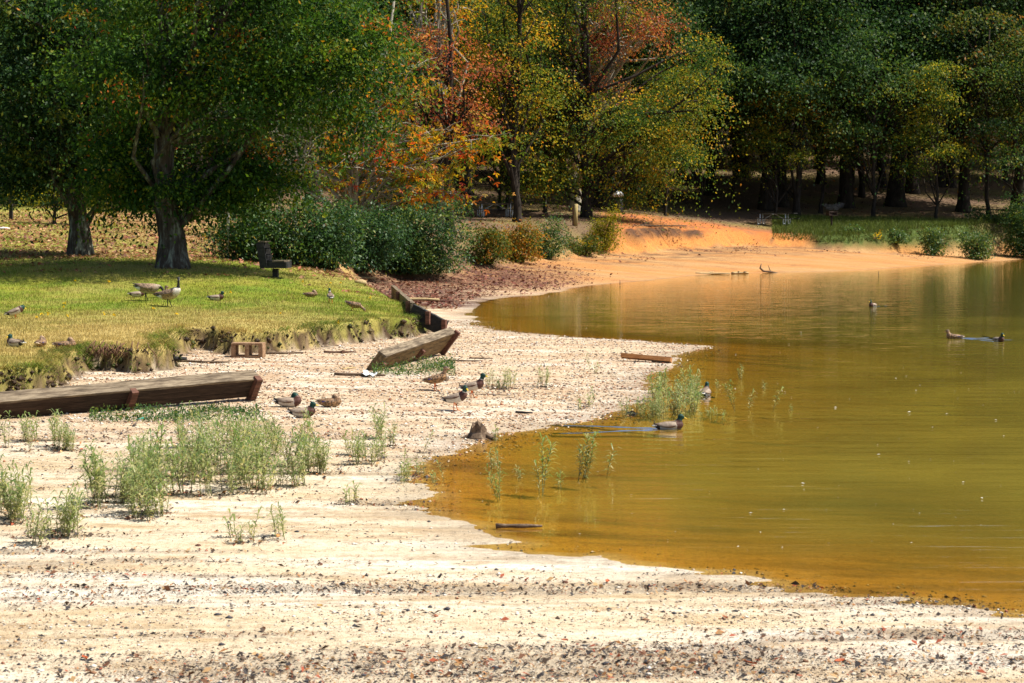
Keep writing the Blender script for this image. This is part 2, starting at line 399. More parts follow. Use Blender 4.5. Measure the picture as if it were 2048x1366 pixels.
def ground_mat():
    m, t = new_mat('ground'); L = t.links.new
    a = N(t, 'ShaderNodeAttribute', attribute_name='Col'); wa = N(t, 'ShaderNodeAttribute', attribute_name='wet')
    tc = N(t, 'ShaderNodeTexCoord')
    n1 = N(t, 'ShaderNodeTexNoise', inp={'Scale': 14, 'Detail': 6, 'Roughness': .7}); n2 = N(t, 'ShaderNodeTexNoise', inp={'Scale': 70, 'Detail': 3, 'Roughness': .7})
    L(tc.outputs['Object'], n1.inputs[0]); L(tc.outputs['Object'], n2.inputs[0])
    r1 = ramp(t, [(.33, (.55, .5, .45)), (.5, (1, 1, 1)), (.7, (1.18, 1.18, 1.18))]); r2 = ramp(t, [(.32, (.45, .4, .36)), (.47, (1, 1, 1)), (.7, (1.15, 1.15, 1.15))])
    L(n1.outputs[0], r1.inputs[0]); L(n2.outputs[0], r2.inputs[0])
    m1 = N(t, 'ShaderNodeMixRGB', blend_type='MULTIPLY', inp={0: .8}); m2 = N(t, 'ShaderNodeMixRGB', blend_type='MULTIPLY', inp={0: .9})
    L(a.outputs['Color'], m1.inputs[1]); L(r1.outputs[0], m1.inputs[2]); L(m1.outputs[0], m2.inputs[1]); L(r2.outputs[0], m2.inputs[2])
    bs = N(t, 'ShaderNodeBsdfPrincipled'); out = N(t, 'ShaderNodeOutputMaterial')
    rr = N(t, 'ShaderNodeMapRange', inp={3: .9, 4: .28}); L(wa.outputs['Fac'], rr.inputs[0]); L(rr.outputs[0], bs.inputs['Roughness'])
    sp = N(t, 'ShaderNodeMapRange', inp={3: .2, 4: .8}); L(wa.outputs['Fac'], sp.inputs[0]); L(sp.outputs[0], bs.inputs['Specular IOR Level'])
    n3 = N(t, 'ShaderNodeTexNoise', inp={'Scale': 190, 'Detail': 2, 'Roughness': .6}); L(tc.outputs['Object'], n3.inputs[0]); r3 = ramp(t, [(.30, (.30, .27, .25)), (.42, (1, 1, 1)), (.75, (1.1, 1.1, 1.1))]); L(n3.outputs[0], r3.inputs[0])
    m3 = N(t, 'ShaderNodeMixRGB', blend_type='MULTIPLY', inp={0: .85}); L(m2.outputs[0], m3.inputs[1]); L(r3.outputs[0], m3.inputs[2]); m2 = m3
    ad = N(t, 'ShaderNodeMath', operation='ADD'); L(n1.outputs[0], ad.inputs[0]); L(n2.outputs[0], ad.inputs[1])
    bp = N(t, 'ShaderNodeBump', inp={'Strength': .6, 'Distance': .03}); L(ad.outputs[0], bp.inputs['Height']); L(bp.outputs[0], bs.inputs['Normal'])
    L(m2.outputs[0], bs.inputs['Base Color']); L(bs.outputs[0], out.inputs[0]); return m
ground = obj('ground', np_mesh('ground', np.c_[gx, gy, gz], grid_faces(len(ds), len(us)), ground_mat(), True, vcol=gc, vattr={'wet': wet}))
tag(ground, 'sandy lake beach rising to a grassy lawn and a wooded slope', 'ground', kind='structure')

# ------------------------------------------------------------------ water
SWIM = [((1340, 858), 0), ((1410, 790), 72), ((1745, 613), -125), ((1908, 677), 178), ((1998, 683), -75)]      # where ducks swim, and their heading
def water_mat():
    m, t = new_mat('lake_water'); L = t.links.new
    tc = N(t, 'ShaderNodeTexCoord'); sx = N(t, 'ShaderNodeSeparateXYZ'); L(tc.outputs['Object'], sx.inputs[0])
    dep = N(t, 'ShaderNodeAttribute', attribute_name='depth'); wv = N(t, 'ShaderNodeAttribute', attribute_name='calm')
    def mth(op, a, b=None):
        n = N(t, 'ShaderNodeMath', operation=op)
        for i, v in enumerate((a, b)):
            if v is None: continue
            if isinstance(v, (int, float)): n.inputs[i].default_value = v
            else: L(v, n.inputs[i])
        return n.outputs[0]
    # ripples: long crests lying across the view, finer chop on top
    h = None
    for sc, k, amp, rz in (((.5, 2.4, 1), 1.0, 1.0, .05), ((1.2, 7.5, 1), 1.0, .30, -.06), ((4, 18, 1), 1.0, .09, .1)):
        mp = N(t, 'ShaderNodeMapping'); mp.inputs['Scale'].default_value = sc; mp.inputs['Rotation'].default_value = (0, 0, rz)
        nz = N(t, 'ShaderNodeTexNoise', inp={'Scale': k, 'Detail': 1.5}); L(tc.outputs['Object'], mp.inputs[0]); L(mp.outputs[0], nz.inputs[0])
        v = mth('MULTIPLY', nz.outputs[0], amp); h = v if h is None else mth('ADD', h, v)
    h = mth('MULTIPLY', h, .75)
    for (pp, hd), fall, k in zip(SWIM, (2.6, 1.4, 3.0, 3.2, 3.6), (13, 15, 9, 9, 8)):
        q = at_water(*pp)
        r = mth('SQRT', mth('ADD', mth('POWER', mth('SUBTRACT', sx.outputs[0], q.x), 2), mth('POWER', mth('SUBTRACT', sx.outputs[1], q.y), 2)))
        g = mth('MULTIPLY', mth('SINE', mth('MULTIPLY', r, k)), mth('POWER', 2.718, mth('MULTIPLY', r, -1 / fall)))
        h = mth('ADD', h, mth('MULTIPLY', g, .16))
    h = mth('MULTIPLY', h, wv.outputs['Fac'])
    bp = N(t, 'ShaderNodeBump', inp={'Strength': .5, 'Distance': .03}); L(h, bp.inputs['Height'])
    fr = N(t, 'ShaderNodeFresnel', inp={0: 1.33}); L(bp.outputs[0], fr.inputs['Normal'])
    gl = N(t, 'ShaderNodeBsdfGlossy', inp={'Color': (1, 1, 1, 1), 'Roughness': .03}); L(bp.outputs[0], gl.inputs['Normal'])
    tr = N(t, 'ShaderNodeBsdfTransparent', inp={0: (.94, .80, .48, 1)})
    nz = N(t, 'ShaderNodeTexNoise', inp={'Scale': .35, 'Detail': 3}); L(tc.outputs['Object'], nz.inputs[0])
    rp = ramp(t, [(.35, (.165, .134, .020)), (.65, (.255, .202, .028))]); L(nz.outputs[0], rp.inputs[0])
    df = N(t, 'ShaderNodeBsdfDiffuse'); dmr = N(t, 'ShaderNodeMapRange', inp={1: .25, 2: 1.15}); L(dep.outputs['Fac'], dmr.inputs[0])
    dcm = N(t, 'ShaderNodeMixRGB', inp={2: (.085, .070, .015, 1)}); L(dmr.outputs[0], dcm.inputs[0]); L(rp.outputs[0], dcm.inputs[1]); L(dcm.outputs[0], df.inputs[0])
    body = N(t, 'ShaderNodeMixShader'); murk = mth('SUBTRACT', 1.0, mth('POWER', 2.718, mth('MULTIPLY', dep.outputs['Fac'], -3.2)))
    L(murk, body.inputs[0]); L(tr.outputs[0], body.inputs[1]); L(df.outputs[0], body.inputs[2])
    mx = N(t, 'ShaderNodeMixShader'); out = N(t, 'ShaderNodeOutputMaterial')
    L(fr.outputs[0], mx.inputs[0]); L(body.outputs[0], mx.inputs[1]); L(gl.outputs[0], mx.inputs[2]); L(mx.outputs[0], out.inputs[0]); return m
wu = np.r_[np.linspace(-.12, .36, 260), np.linspace(.36, 1.6, 24)[1:]]; wd = np.geomspace(9, 190, 420)
U, D = np.meshgrid(wu, wd); wx = (U * D).ravel(); wy = D.ravel(); wz = land(wx, wy)
F = grid_faces(len(wd), len(wu)); keep = wz[F].min(1) < .03; F = F[keep]
idx, inv = np.unique(F.ravel(), return_inverse=True)
WATER_M = water_mat()
water = obj('water', np_mesh('water', np.c_[wx, wy, wx * 0][idx], inv.reshape(-1, 4), WATER_M, True,
            vattr={'depth': np.maximum(-wz[idx], 0), 'calm': sstep(-.02, .25, -wz[idx]) * .8 + .2}))
tag(water, 'still golden brown lake water with faint ripples', 'water', kind='structure')

# ------------------------------------------------------------------ ground cover that nobody could count
def blades(n, x, y, length, colour, lean=.5, width=.006):
    z = land(x, y)
    th = rng.uniform(0, 2 * np.pi, n); ln = length * rng.uniform(.5, 1.3, n)
    tip = np.c_[np.cos(th) * ln * lean * rng.uniform(.2, 1.3, n), np.sin(th) * ln * lean * rng.uniform(.2, 1.3, n), ln]
    ph = rng.uniform(0, np.pi, n); sd = np.c_[np.cos(ph), np.sin(ph), 0 * ph] * (width * rng.uniform(.7, 1.4, n))[:, None]
    b = np.c_[x, y, z - .01]
    V = np.stack([b - sd, b + sd, b + tip], 1).reshape(-1, 3); F = np.arange(3 * n).reshape(-1, 3)
    return V, F, np.repeat(colour, 3, 0)
STONE_M = col_mat('pebble', rough=.75, spec=.3)
def stones(n, x, y, size, colour, flat=.55):
    z = land(x, y)
    O = np.array([[1, 0, 0], [-.5, .85, 0], [-.6, -.8, 0], [0, 0, 1], [0, 0, -1]], float)
    th = rng.uniform(0, 6.28, n); S = size[:, None] * np.c_[rng.uniform(.7, 1.4, n), rng.uniform(.6, 1.1, n), rng.uniform(.6, 1.1, n) * flat]
    P = O[None] * S[:, None] * rng.uniform(.75, 1.25, (n, 5, 1)); cs, sn = np.cos(th)[:, None], np.sin(th)[:, None]
    X = P[..., 0] * cs - P[..., 1] * sn + x[:, None]; Y = P[..., 0] * sn + P[..., 1] * cs + y[:, None]; Z = P[..., 2] + (z + S[:, 2] * .35)[:, None]
    T = np.array([[0, 1, 3], [1, 2, 3], [2, 0, 3], [1, 0, 4], [2, 1, 4], [0, 2, 4]])
    F = (np.arange(n)[:, None, None] * 5 + T[None]).reshape(-1, 3)
    return np.stack([X, Y, Z], -1).reshape(-1, 3), F, np.repeat(colour, 5, 0)
GRASS_M = col_mat('grass_blade', rough=.6, spec=.25, trans=.35)
def fan_sample(n, d0, d1, u0, u1):
    d = np.exp(rng.uniform(np.log(d0), np.log(d1), n)); u = rng.uniform(u0, u1, n)
    return u * d, d
x, y = fan_sample(420000, 30, 102, -.33, -.03)
z, sw, su, t = land(x, y, True); px = CX + x / y * FPX
k = (t > .75) & (px < 815) & (y < 101); x, y, t = x[k], y[k], t[k]
bare = sstep(62, 70, y) * np.clip(.15 + fbm(x * .22, y * .30, 61) * 3.2, 0, 1)
k = rng.uniform(0, 1, len(x)) > bare * .75; x, y = x[k], y[k]
c = lawn_colour(x, y) * rng.uniform(.6, 1.5, (len(x), 1)); straw = rng.uniform(0, 1, len(x)) < .18
c[straw] = np.array([.42, .31, .12]) * rng.uniform(.7, 1.3, (straw.sum(), 1))
ln = .05 + .05 * np.clip(fbm(x * 1.5, y * 1.5, 71) * 2 + .3, 0, 1)
V, F, cc = blades(len(x), x, y, ln, c, width=.007)
tag(obj('lawn_grass', np_mesh('lawn_grass', V, F, GRASS_M, vcol=cc)), 'short green and straw coloured grass of the lawn', 'grass', kind='stuff')
# long grass hanging over the cut edge of the lawn
x, y = fan_sample(420000, 28, 56, -.33, -.02)
z, sw, su, t = land(x, y, True)
k = (t > .06) & (su < .48) & (rng.uniform(0, 1, len(x)) < np.clip(.55 + fbm(x * 1.8, y * 1.8, 77) * 3.2, .05, 1)) & ((t > .65) | (rng.uniform(0, 1, len(x)) < np.clip(fbm(x * 2.5, y * 2.5, 78) * 4 + .1, 0, 1))); x, y, t, z = x[k], y[k], t[k], z[k]
n = len(x); e = .08
gxv = -(land(x + e, y) - land(x - e, y)); gyv = -(land(x, y + e) - land(x, y - e)); gl = np.sqrt(gxv ** 2 + gyv ** 2) + 1e-6
ln = rng.uniform(.06, .20, n) * (.6 + .8 * np.clip(fbm(x * 2, y * 2, 79) + .5, 0, 1))
dirx, diry = gxv / gl + rng.normal(0, .45, n), gyv / gl + rng.normal(0, .45, n)
b = np.c_[x, y, z - .01]; mid = b + np.c_[dirx * ln * .45, diry * ln * .45, ln * .55]; tip = b + np.c_[dirx * ln, diry * ln, ln * rng.uniform(-.2, .5, n)]
ph = rng.uniform(0, np.pi, n); sdv = np.c_[np.cos(ph), np.sin(ph), 0 * ph] * .006
V = np.stack([b - sdv, b + sdv, mid + sdv * .8, tip, mid - sdv * .8], 1).reshape(-1, 3)
i0 = np.arange(n) * 5
F = np.concatenate([np.stack([i0, i0 + 1, i0 + 2], 1), np.stack([i0, i0 + 2, i0 + 4], 1), np.stack([i0 + 4, i0 + 2, i0 + 3], 1)])
c = lerp3(np.repeat(C3(.11, .165, .015), n, 0), np.repeat(C3(.40, .27, .08), n, 0), np.clip(.12 + .22 * sstep(.6, 1, t) + fbm(x * .8, y * .8, 81) * 2.2 + rng.normal(0, .2, n), 0, 1)) * (rng.uniform(.55, 1.35, n) * np.clip(.95 + fbm(x * 4, y * 4, 83) * 1.6, .45, 1.4))[:, None]
tag(obj('bank_grass', np_mesh('bank_grass', V, F, GRASS_M, vcol=np.repeat(c, 5, 0))), 'long tufted grass drooping over the eroded lawn edge', 'grass', kind='stuff')
# clods of earth and torn turf on the cut face
x, y = fan_sample(150000, 28, 56, -.33, -.02); z, sw, su, t = land(x, y, True)
k = (t > .02) & (t < .97) & (rng.uniform(0, 1, len(x)) < np.clip(.35 + fbm(x * 2.2, y * 2.2, 95) * 2.5, .05, 1)); x, y = x[k], y[k]; n = len(x)
c = np.array([[.055, .033, .018], [.09, .055, .03], [.14, .085, .04], [.07, .085, .02], [.20, .15, .06]])[rng.choice(5, n, p=[.35, .28, .14, .15, .08])] * rng.uniform(.6, 1.4, (n, 1))
V, F, cc = stones(n, x, y, np.clip(np.exp(rng.normal(np.log(.035), .45, n)), .012, .10), c, flat=.8)
tag(obj('bank_clods', np_mesh('bank_clods', V, F, GRASS_M, vcol=cc)), 'dark clods of earth and torn turf on the cut face of the lawn', 'clods', kind='stuff')
# thin grass on the right hand bank across the water
x, y = fan_sample(60000, 117, 131, .13, .30); z, sw, su, t = land(x, y, True); k = t > .5; x, y = x[k], y[k]
c = np.array([[.08, .12, .02]]) * rng.uniform(.5, 1.6, (len(x), 1)) + rng.uniform(0, .05, (len(x), 1)) * np.array([[1, .6, .1]])
V, F, cc = blades(len(x), x, y, .26, c, width=.02)
tag(obj('shore_grass', np_mesh('shore_grass', V, F, GRASS_M, vcol=cc)), 'rough green grass on the low bank across the water', 'grass', kind='stuff')

# pebbles, bark flakes and leaf scraps on the sand: one mesh of small stones, one of flat flakes
PEB = np.array([[.05, .05, .06], [.10, .07, .05], [.22, .11, .06], [.38, .30, .22], [.62, .56, .48], [.45, .28, .16], [.7, .66, .6], [.30, .10, .05]])
x, y = fan_sample(260000, 11.5, 58, -.30, .30); z, sw, su, t = land(x, y, True)
gdens = np.clip(.42 - .30 * sstep(16.5, 18.5, y) * (1 - sstep(23, 27, y)) + fbm(x * .5, y * 1.6, 91) * 1.5 + .35 * sstep(24, 32, y), .03, 1)
k = (z > -.05) & (t < .05) & (rng.uniform(0, 1, len(x)) < gdens); x, y = x[k], y[k]; n = len(x)
far = sstep(22, 32, y)
pick = np.where(rng.uniform(0, 1, n) < far, rng.choice(8, n, p=[.05, .12, .16, .2, .12, .22, .08, .05]), rng.choice(8, n, p=[.28, .17, .05, .17, .17, .04, .10, .02]))
size = np.exp(rng.normal(np.log(.0062), .6, n)) * (1 + 1.3 * far); size = np.clip(size, .003, .035)
V, F, cc = stones(n, x, y, size, PEB[pick] * rng.uniform(.7, 1.2, (n, 1)))
tag(obj('beach_pebbles', np_mesh('beach_pebbles', V, F, STONE_M, vcol=cc)), 'small dark and pale pebbles strewn over the sand', 'pebbles', kind='stuff')
def flakes(n, x, y, L, colour, z=None, tilt=.35):
    z = land(x, y) if z is None else z
    th = rng.uniform(0, 6.28, n); a = np.c_[np.cos(th), np.sin(th), rng.normal(0, tilt, n)]; b = np.c_[-np.sin(th), np.cos(th), rng.normal(0, tilt, n)]
    W = L * rng.uniform(.25, .6, n); c = np.c_[x, y, z + .006 + L * .12]
    V = np.stack([c - a * L[:, None] / 2, c + b * W[:, None] / 2, c + a * L[:, None] / 2, c - b * W[:, None] / 2 + np.c_[0 * x, 0 * x, L * .15]], 1).reshape(-1, 3)
    return V, np.arange(4 * n).reshape(-1, 4), np.repeat(colour, 4, 0)
FLK = np.array([[.035, .03, .03], [.07, .045, .03], [.16, .07, .035], [.30, .07, .03], [.34, .15, .05], [.42, .26, .12]])
x, y = fan_sample(150000, 12, 36, -.30, .30); z, sw, su, t = land(x, y, True)
rut = fbm(x * 0.22 + 5, (y - .10 * x) * 1.9, 21, 4)
k = (z > -.02) & (t < .05) & (rng.uniform(0, 1, len(x)) < np.clip(.03 + (-rut - .05) * 5 + fbm(x, y * 2, 93) * .8, .015, 1)); x, y = x[k], y[k]; n = len(x)
V, F, cc = flakes(n, x, y, np.clip(np.exp(rng.normal(np.log(.022), .55, n)), .008, .08), FLK[rng.choice(6, n, p=[.34, .24, .12, .08, .08, .14])])
LITTER_M = col_mat('leaf_litter', rough=.7, spec=.3, trans=.15)
tag(obj('drift_litter', np_mesh('drift_litter', V, F, LITTER_M, vcol=cc)), 'dark scraps of bark and leaf caught in the ruts of the sand', 'litter', kind='stuff')
# fallen leaves: under the lawn trees, below the bushes and in the woods
x, y = fan_sample(150000, 58, 170, -.33, .30); z, sw, su, t = land(x, y, True); px = CX + x / y * FPX
n4 = fbm(x * .22, y * .30, 61) * 2; n5 = fbm(x * .6, y * .6, 64) * 2
pl = np.where(t > .6, np.clip(.12 + n4 * 1.6 + n5 * .6 + sstep(230, 330, px) * sstep(70, 78, y) * .5, .04, 1), 0) * np.where((px > 780), .6, 1)
pl = np.maximum(pl, sstep(62, 67, y) * (1 - sstep(84, 100, y)) * sstep(-7.5, -1.5, su) * (1 - sstep(1050, 1250, px)) * 1.2)
pl = np.maximum(pl, sstep(98, 104, y) * sstep(-5, -1, su) * (t < .5) * np.clip(.2 + n5 * 1.5, 0, 1) * 1.0) * (z > .02)
k = rng.uniform(0, 1, len(x)) < pl; x, y, px = x[k], y[k], px[k]; n = len(x)
FL = np.array([[.30, .14, .07], [.20, .085, .05], [.40, .21, .10], [.13, .05, .035], [.45, .28, .14], [.34, .11, .06]])
FB = np.array([[.11, .035, .026], [.16, .055, .035], [.08, .03, .022], [.22, .09, .05], [.30, .15, .09], [.18, .05, .03]])
c = np.where((px > 740)[:, None], FB[rng.choice(6, n)], FL[rng.choice(6, n)]) * rng.uniform(.7, 1.3, (n, 1))
V, F, cc = flakes(n, x, y, np.clip(np.exp(rng.normal(np.log(.12), .35, n)), .05, .22), c)
tag(obj('fallen_leaves', np_mesh('fallen_leaves', V, F, LITTER_M, vcol=cc)), 'brown fallen leaves scattered under the trees and bushes', 'leaves', kind='stuff')
# ------------------------------------------------------------------ trees and bushes
BARK = grain_mat('bark', [(.3, (.030, .024, .020)), (.5, (.075, .060, .048)), (.56, (.12, .12, .10)), (.66, (.26, .29, .23))], (1, 1, .25), .95, 1.0, 8, .1, .06, noise=7)
BARK_D = grain_mat('dark_bark', [(.35, (.018, .015, .013)), (.6, (.05, .04, .032)), (.8, (.09, .075, .06))], (1, 1, .3), .95, .8, 6, .1, .05, noise=6)
BARK_P = grain_mat('pale_bark', [(.3, (.16, .14, .11)), (.55, (.34, .31, .25)), (.75, (.48, .45, .38))], (1, 1, .4), .9, .4, 6, .2, .02, noise=6)
LF_OAK = leaf_mat('oak_leaf', [(0, (.016, .048, .012)), (.3, (.036, .095, .014)), (.60, (.090, .160, .014)), (.80, (.20, .21, .016)), (.90, (.42, .20, .012)), (1, (.55, .10, .045))], .38)
LF_DARK = leaf_mat('dark_leaf', [(0, (.015, .042, .016)), (.5, (.036, .085, .026)), (.85, (.085, .145, .03)), (1, (.19, .20, .025))], .35)
LF_YEL = leaf_mat('yellow_green_leaf', [(0, (.035, .085, .018)), (.35, (.12, .17, .022)), (.65, (.37, .30, .028)), (.88, (.52, .32, .025)), (1, (.58, .20, .02))], .45)
LF_ORG = leaf_mat('orange_star_leaf', [(0, (.08, .13, .015)), (.3, (.26, .24, .015)), (.55, (.50, .26, .012)), (.75, (.52, .14, .012)), (1, (.42, .05, .02))], .45)
LF_RED = leaf_mat('red_leaf', [(0, (.10, .06, .025)), (.35, (.26, .06, .035)), (.7, (.42, .10, .045)), (1, (.52, .27, .06))], .40)
LF_WOOD = leaf_mat('wood_leaf', [(0, (.018, .042, .014)), (.45, (.045, .082, .02)), (.75, (.12, .135, .025)), (.92, (.22, .18, .025)), (1, (.26, .10, .015))], .35)
LF_BUSH = leaf_mat('bush_leaf', [(0, (.015, .048, .018)), (.5, (.042, .10, .030)), (.85, (.09, .16, .035)), (1, (.19, .22, .035))], .30, rough=.5, spec=.3)
LF_AUT = leaf_mat('autumn_bush_leaf', [(0, (.05, .085, .015)), (.4, (.10, .12, .018)), (.65, (.26, .14, .015)), (.85, (.36, .10, .015)), (1, (.40, .24, .02))], .38)
LF_GOLD = leaf_mat('gold_bush_leaf', [(0, (.06, .09, .012)), (.4, (.14, .15, .012)), (.8, (.30, .26, .012)), (1, (.50, .36, .01))], .38)
def leaves(name, P, L, mat, tone, aspect=.55, out=None, star=False, droop=.35):
    n = len(P)
    a = rng.normal(0, 1, (n, 3)); a[:, 2] -= droop * 2
    if out is not None: a += out * .8
    a /= np.linalg.norm(a, axis=1, keepdims=True)
    q = rng.normal(0, 1, (n, 3)); q[:, 2] += 1.2
    b = np.cross(a, q); b /= np.linalg.norm(b, axis=1, keepdims=True) + 1e-9
    nn = np.cross(a, b)
    Ls = (L * rng.uniform(.65, 1.35, n))[:, None]
    if not star:
        V = np.stack([P, P + a * Ls * .5 + b * Ls * aspect / 2 + nn * Ls * .1, P + a * Ls, P + a * Ls * .5 - b * Ls * aspect / 2 + nn * Ls * .1], 1)
        F = np.arange(4 * n).reshape(-1, 4); tn = tone
    else:
        parts = []
        for ang in (-1.05, 0, 1.05):
            a2 = a * math.cos(ang) + b * math.sin(ang); b2 = -a * math.sin(ang) + b * math.cos(ang); l2 = Ls * (1 if ang == 0 else .8)
            parts.append(np.stack([P, P + a2 * l2 * .55 + b2 * l2 * .17, P + a2 * l2, P + a2 * l2 * .55 - b2 * l2 * .17], 1))
        V = np.stack(parts, 1); F = np.arange(12 * n).reshape(-1, 4); tn = np.repeat(tone, 3)
    return np_mesh(name, V.reshape(-1, 3), F, mat, fattr={'tone': np.clip(tn, 0, 1)})
def crown_cloud(blobs, nclump, per, sh, sv_, tone=(.1, .9), tvar=.15, shell=.45, hot=0.0):
    """clumps of leaves spread through the blobs' volume, denser towards the outside; returns leaf points, tones, clump centres"""
    wt = np.array([b[6] if len(b) > 6 else (b[3] * b[4] * b[5]) ** .72 for b in blobs], float); wt /= wt.sum()
    bi = rng.choice(len(blobs), nclump, p=wt); B = np.array([b[:6] for b in blobs], float)[bi]
    d = rng.normal(0, 1, (nclump, 3)); d /= np.linalg.norm(d, axis=1, keepdims=True)
    r = rng.uniform(0, 1, nclump) ** shell
    C = B[:, :3] + d * r[:, None] * B[:, 3:6]
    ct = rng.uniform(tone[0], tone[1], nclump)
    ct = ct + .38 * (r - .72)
    ct = np.where(rng.uniform(0, 1, nclump) < hot, rng.uniform(.75, .92, nclump), ct)
    k = np.maximum(rng.poisson(per, nclump), 3); ix = np.repeat(np.arange(nclump), k)
    s = rng.uniform(.6, 1.4, nclump)[ix][:, None]
    off = rng.normal(0, 1, (len(ix), 3)) * np.array([sh, sh, sv_]) * s
    off[:, 2] -= .25 * (off[:, 0] ** 2 + off[:, 1] ** 2) / max(sh, .01)
    P = C[ix] + off; t = ct[ix] + rng.normal(0, tvar, len(ix))
    o = d[ix]
    return P, t, C, o
def trunk_mb(h, r, lean=(0, 0), flare=1.7, n=12, wob=.12, roots=True):
    mb = MB(); pts = []; rad = []; wa = max(wob * r * 2, min(.22, h * .014))
    for i, f in enumerate((0, .012, .03, .06, .12, .22, .35, .5, .65, .8, 1.0)):
        fl = 1 + (flare - 1) * math.exp(-f * h / (r * 2.2)) if roots else 1
        pts.append((lean[0] * f + random.uniform(-1, 1) * (f > .1) * wa, lean[1] * f + random.uniform(-1, 1) * (f > .1) * wa, f * h - .08 - .1 * (f == 0)))
        rad.append(max(r * fl * (1 - .72 * f), .02))
    mb.tube(pts, rad, n, rough=.06); return mb, pts, rad
def limbs(mb, pts, rad, ends, r0=.09, n=5, sub=0):
    """curved limbs from the trunk to the leaf clumps"""
    for e in ends:
        e = Vector(e)
        lo = [i for i, p in enumerate(pts) if p[2] < e.z - .15 * abs(e.z)] or [3]
        i = max(2, lo[-1] - random.choice((0, 0, 1, 2))); p0 = Vector(pts[min(i, len(pts) - 1)])
        dist = (e - p0).length; rb = min(rad[min(i, len(pts) - 1)] * .6, r0 * (dist / 4) ** .7 + .015)
        m1 = p0.lerp(e, .35) + Vector((random.gauss(0, .08), random.gauss(0, .08), random.uniform(-.02, .12))) * dist
        m2 = p0.lerp(e, .7) + Vector((random.gauss(0, .07), random.gauss(0, .07), random.uniform(0, .08))) * dist
        mb.tube([p0, m1, m2, e], [rb, rb * .7, rb * .45, .012], n, cap=False)
        for _ in range(sub):
            s = m1.lerp(e, random.uniform(.2, .9)); q = s + Vector((random.gauss(0, .6), random.gauss(0, .6), random.gauss(.05, .35)))
            mb.tube([s, s.lerp(q, .5) + Vector((0, 0, .08)), q], [rb * .3 + .008, rb * .2 + .006, .005], 4, cap=False)
def make_tree(name, label, loc, h, r, blobs, nclump, per, leaf, lmat, bark, sh=.7, sv_=.32, tone=(.1, .9), tvar=.15, nl=22, lean=(0, 0), star=False,
              group=None, cat='tree', sub=0, shell=.45, aspect=.55, r0=.09, flare=1.7, rz=0, hot=0.0):
    t = empty(name, loc, rz, label, cat, group)
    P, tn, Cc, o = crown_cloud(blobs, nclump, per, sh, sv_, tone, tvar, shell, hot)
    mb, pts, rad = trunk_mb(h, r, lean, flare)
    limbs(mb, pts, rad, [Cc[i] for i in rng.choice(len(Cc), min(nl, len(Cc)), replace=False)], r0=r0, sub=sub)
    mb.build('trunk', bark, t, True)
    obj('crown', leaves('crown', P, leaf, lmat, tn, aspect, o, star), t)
    return t
# the two big shade trees on the lawn
p = at(345, 536)
S = p.y / FPX
def blob_px(p, px, py, rx, ry, rd, dd=0.0, wgt=None):
    """blob given by its outline in the photo at the tree's own distance; dd moves it nearer or farther"""
    d = p.y + dd; s = d / FPX
    b = ((px - CX) * s - p.x, dd, px_z(py, d) - p.z, rx * s, rd, ry * s)
    return b + ((wgt,) if wgt else ())
make_tree('shade_tree', 'broad green shade tree with a thick lichened trunk and some orange leaves on the lawn', p, 17, .35,
          [blob_px(p, 470, -40, 350, 170, 4.6), blob_px(p, 640, 110, 190, 130, 3.2, .4), blob_px(p, 300, 120, 190, 90, 2.4, -1.4), blob_px(p, 510, 170, 150, 90, 2.2, -.8),
           blob_px(p, 500, 330, 90, 70, 1.5, .8, 4.5), blob_px(p, 255, 300, 70, 100, 1.6, 1.0, 4.5), blob_px(p, 280, 358, 75, 40, .9, .6, 2.4), blob_px(p, 435, 365, 70, 42, 1.2, .9, 2.4), blob_px(p, 345, 365, 50, 24, .5, -.9, .7),
           blob_px(p, 720, 250, 60, 60, 1.2, .5)],
          760, 115, .135, LF_OAK, BARK, sh=.52, sv_=.17, tone=(-.05, .62), tvar=.11, nl=46, r0=.07, sub=1, flare=1.75, hot=.035)
p = at(160, 510)
make_tree('shade_tree', 'dark green tree with a grey trunk standing behind the thicker lawn tree', p, 18, .31,
          [blob_px(p, 120, 0, 260, 190, 4.4), blob_px(p, 60, 200, 190, 120, 3.0, -.8), blob_px(p, 130, 310, 160, 70, 2.4), blob_px(p, 240, 250, 80, 130, 1.8), blob_px(p, 20, 350, 70, 40, 1.4)],
          620, 105, .145, LF_DARK, BARK, sh=.55, sv_=.18, tone=(.0, .9), nl=36, r0=.07, sub=1)
# low yellow sprays on a sapling between and behind the trunks
p = at_depth(110, 84)
make_tree('sapling', 'young tree with low sprays of bright yellow leaves behind the lawn trees', p, 5, .07,
          [blob_px(p, 90, 385, 60, 28, .9, 0), blob_px(p, 195, 375, 45, 45, .9), blob_px(p, 200, 300, 60, 60, 1.0)], 60, 26, .17, LF_GOLD, BARK_D, sh=.35, sv_=.2, tone=(.35, 1.0), nl=16)
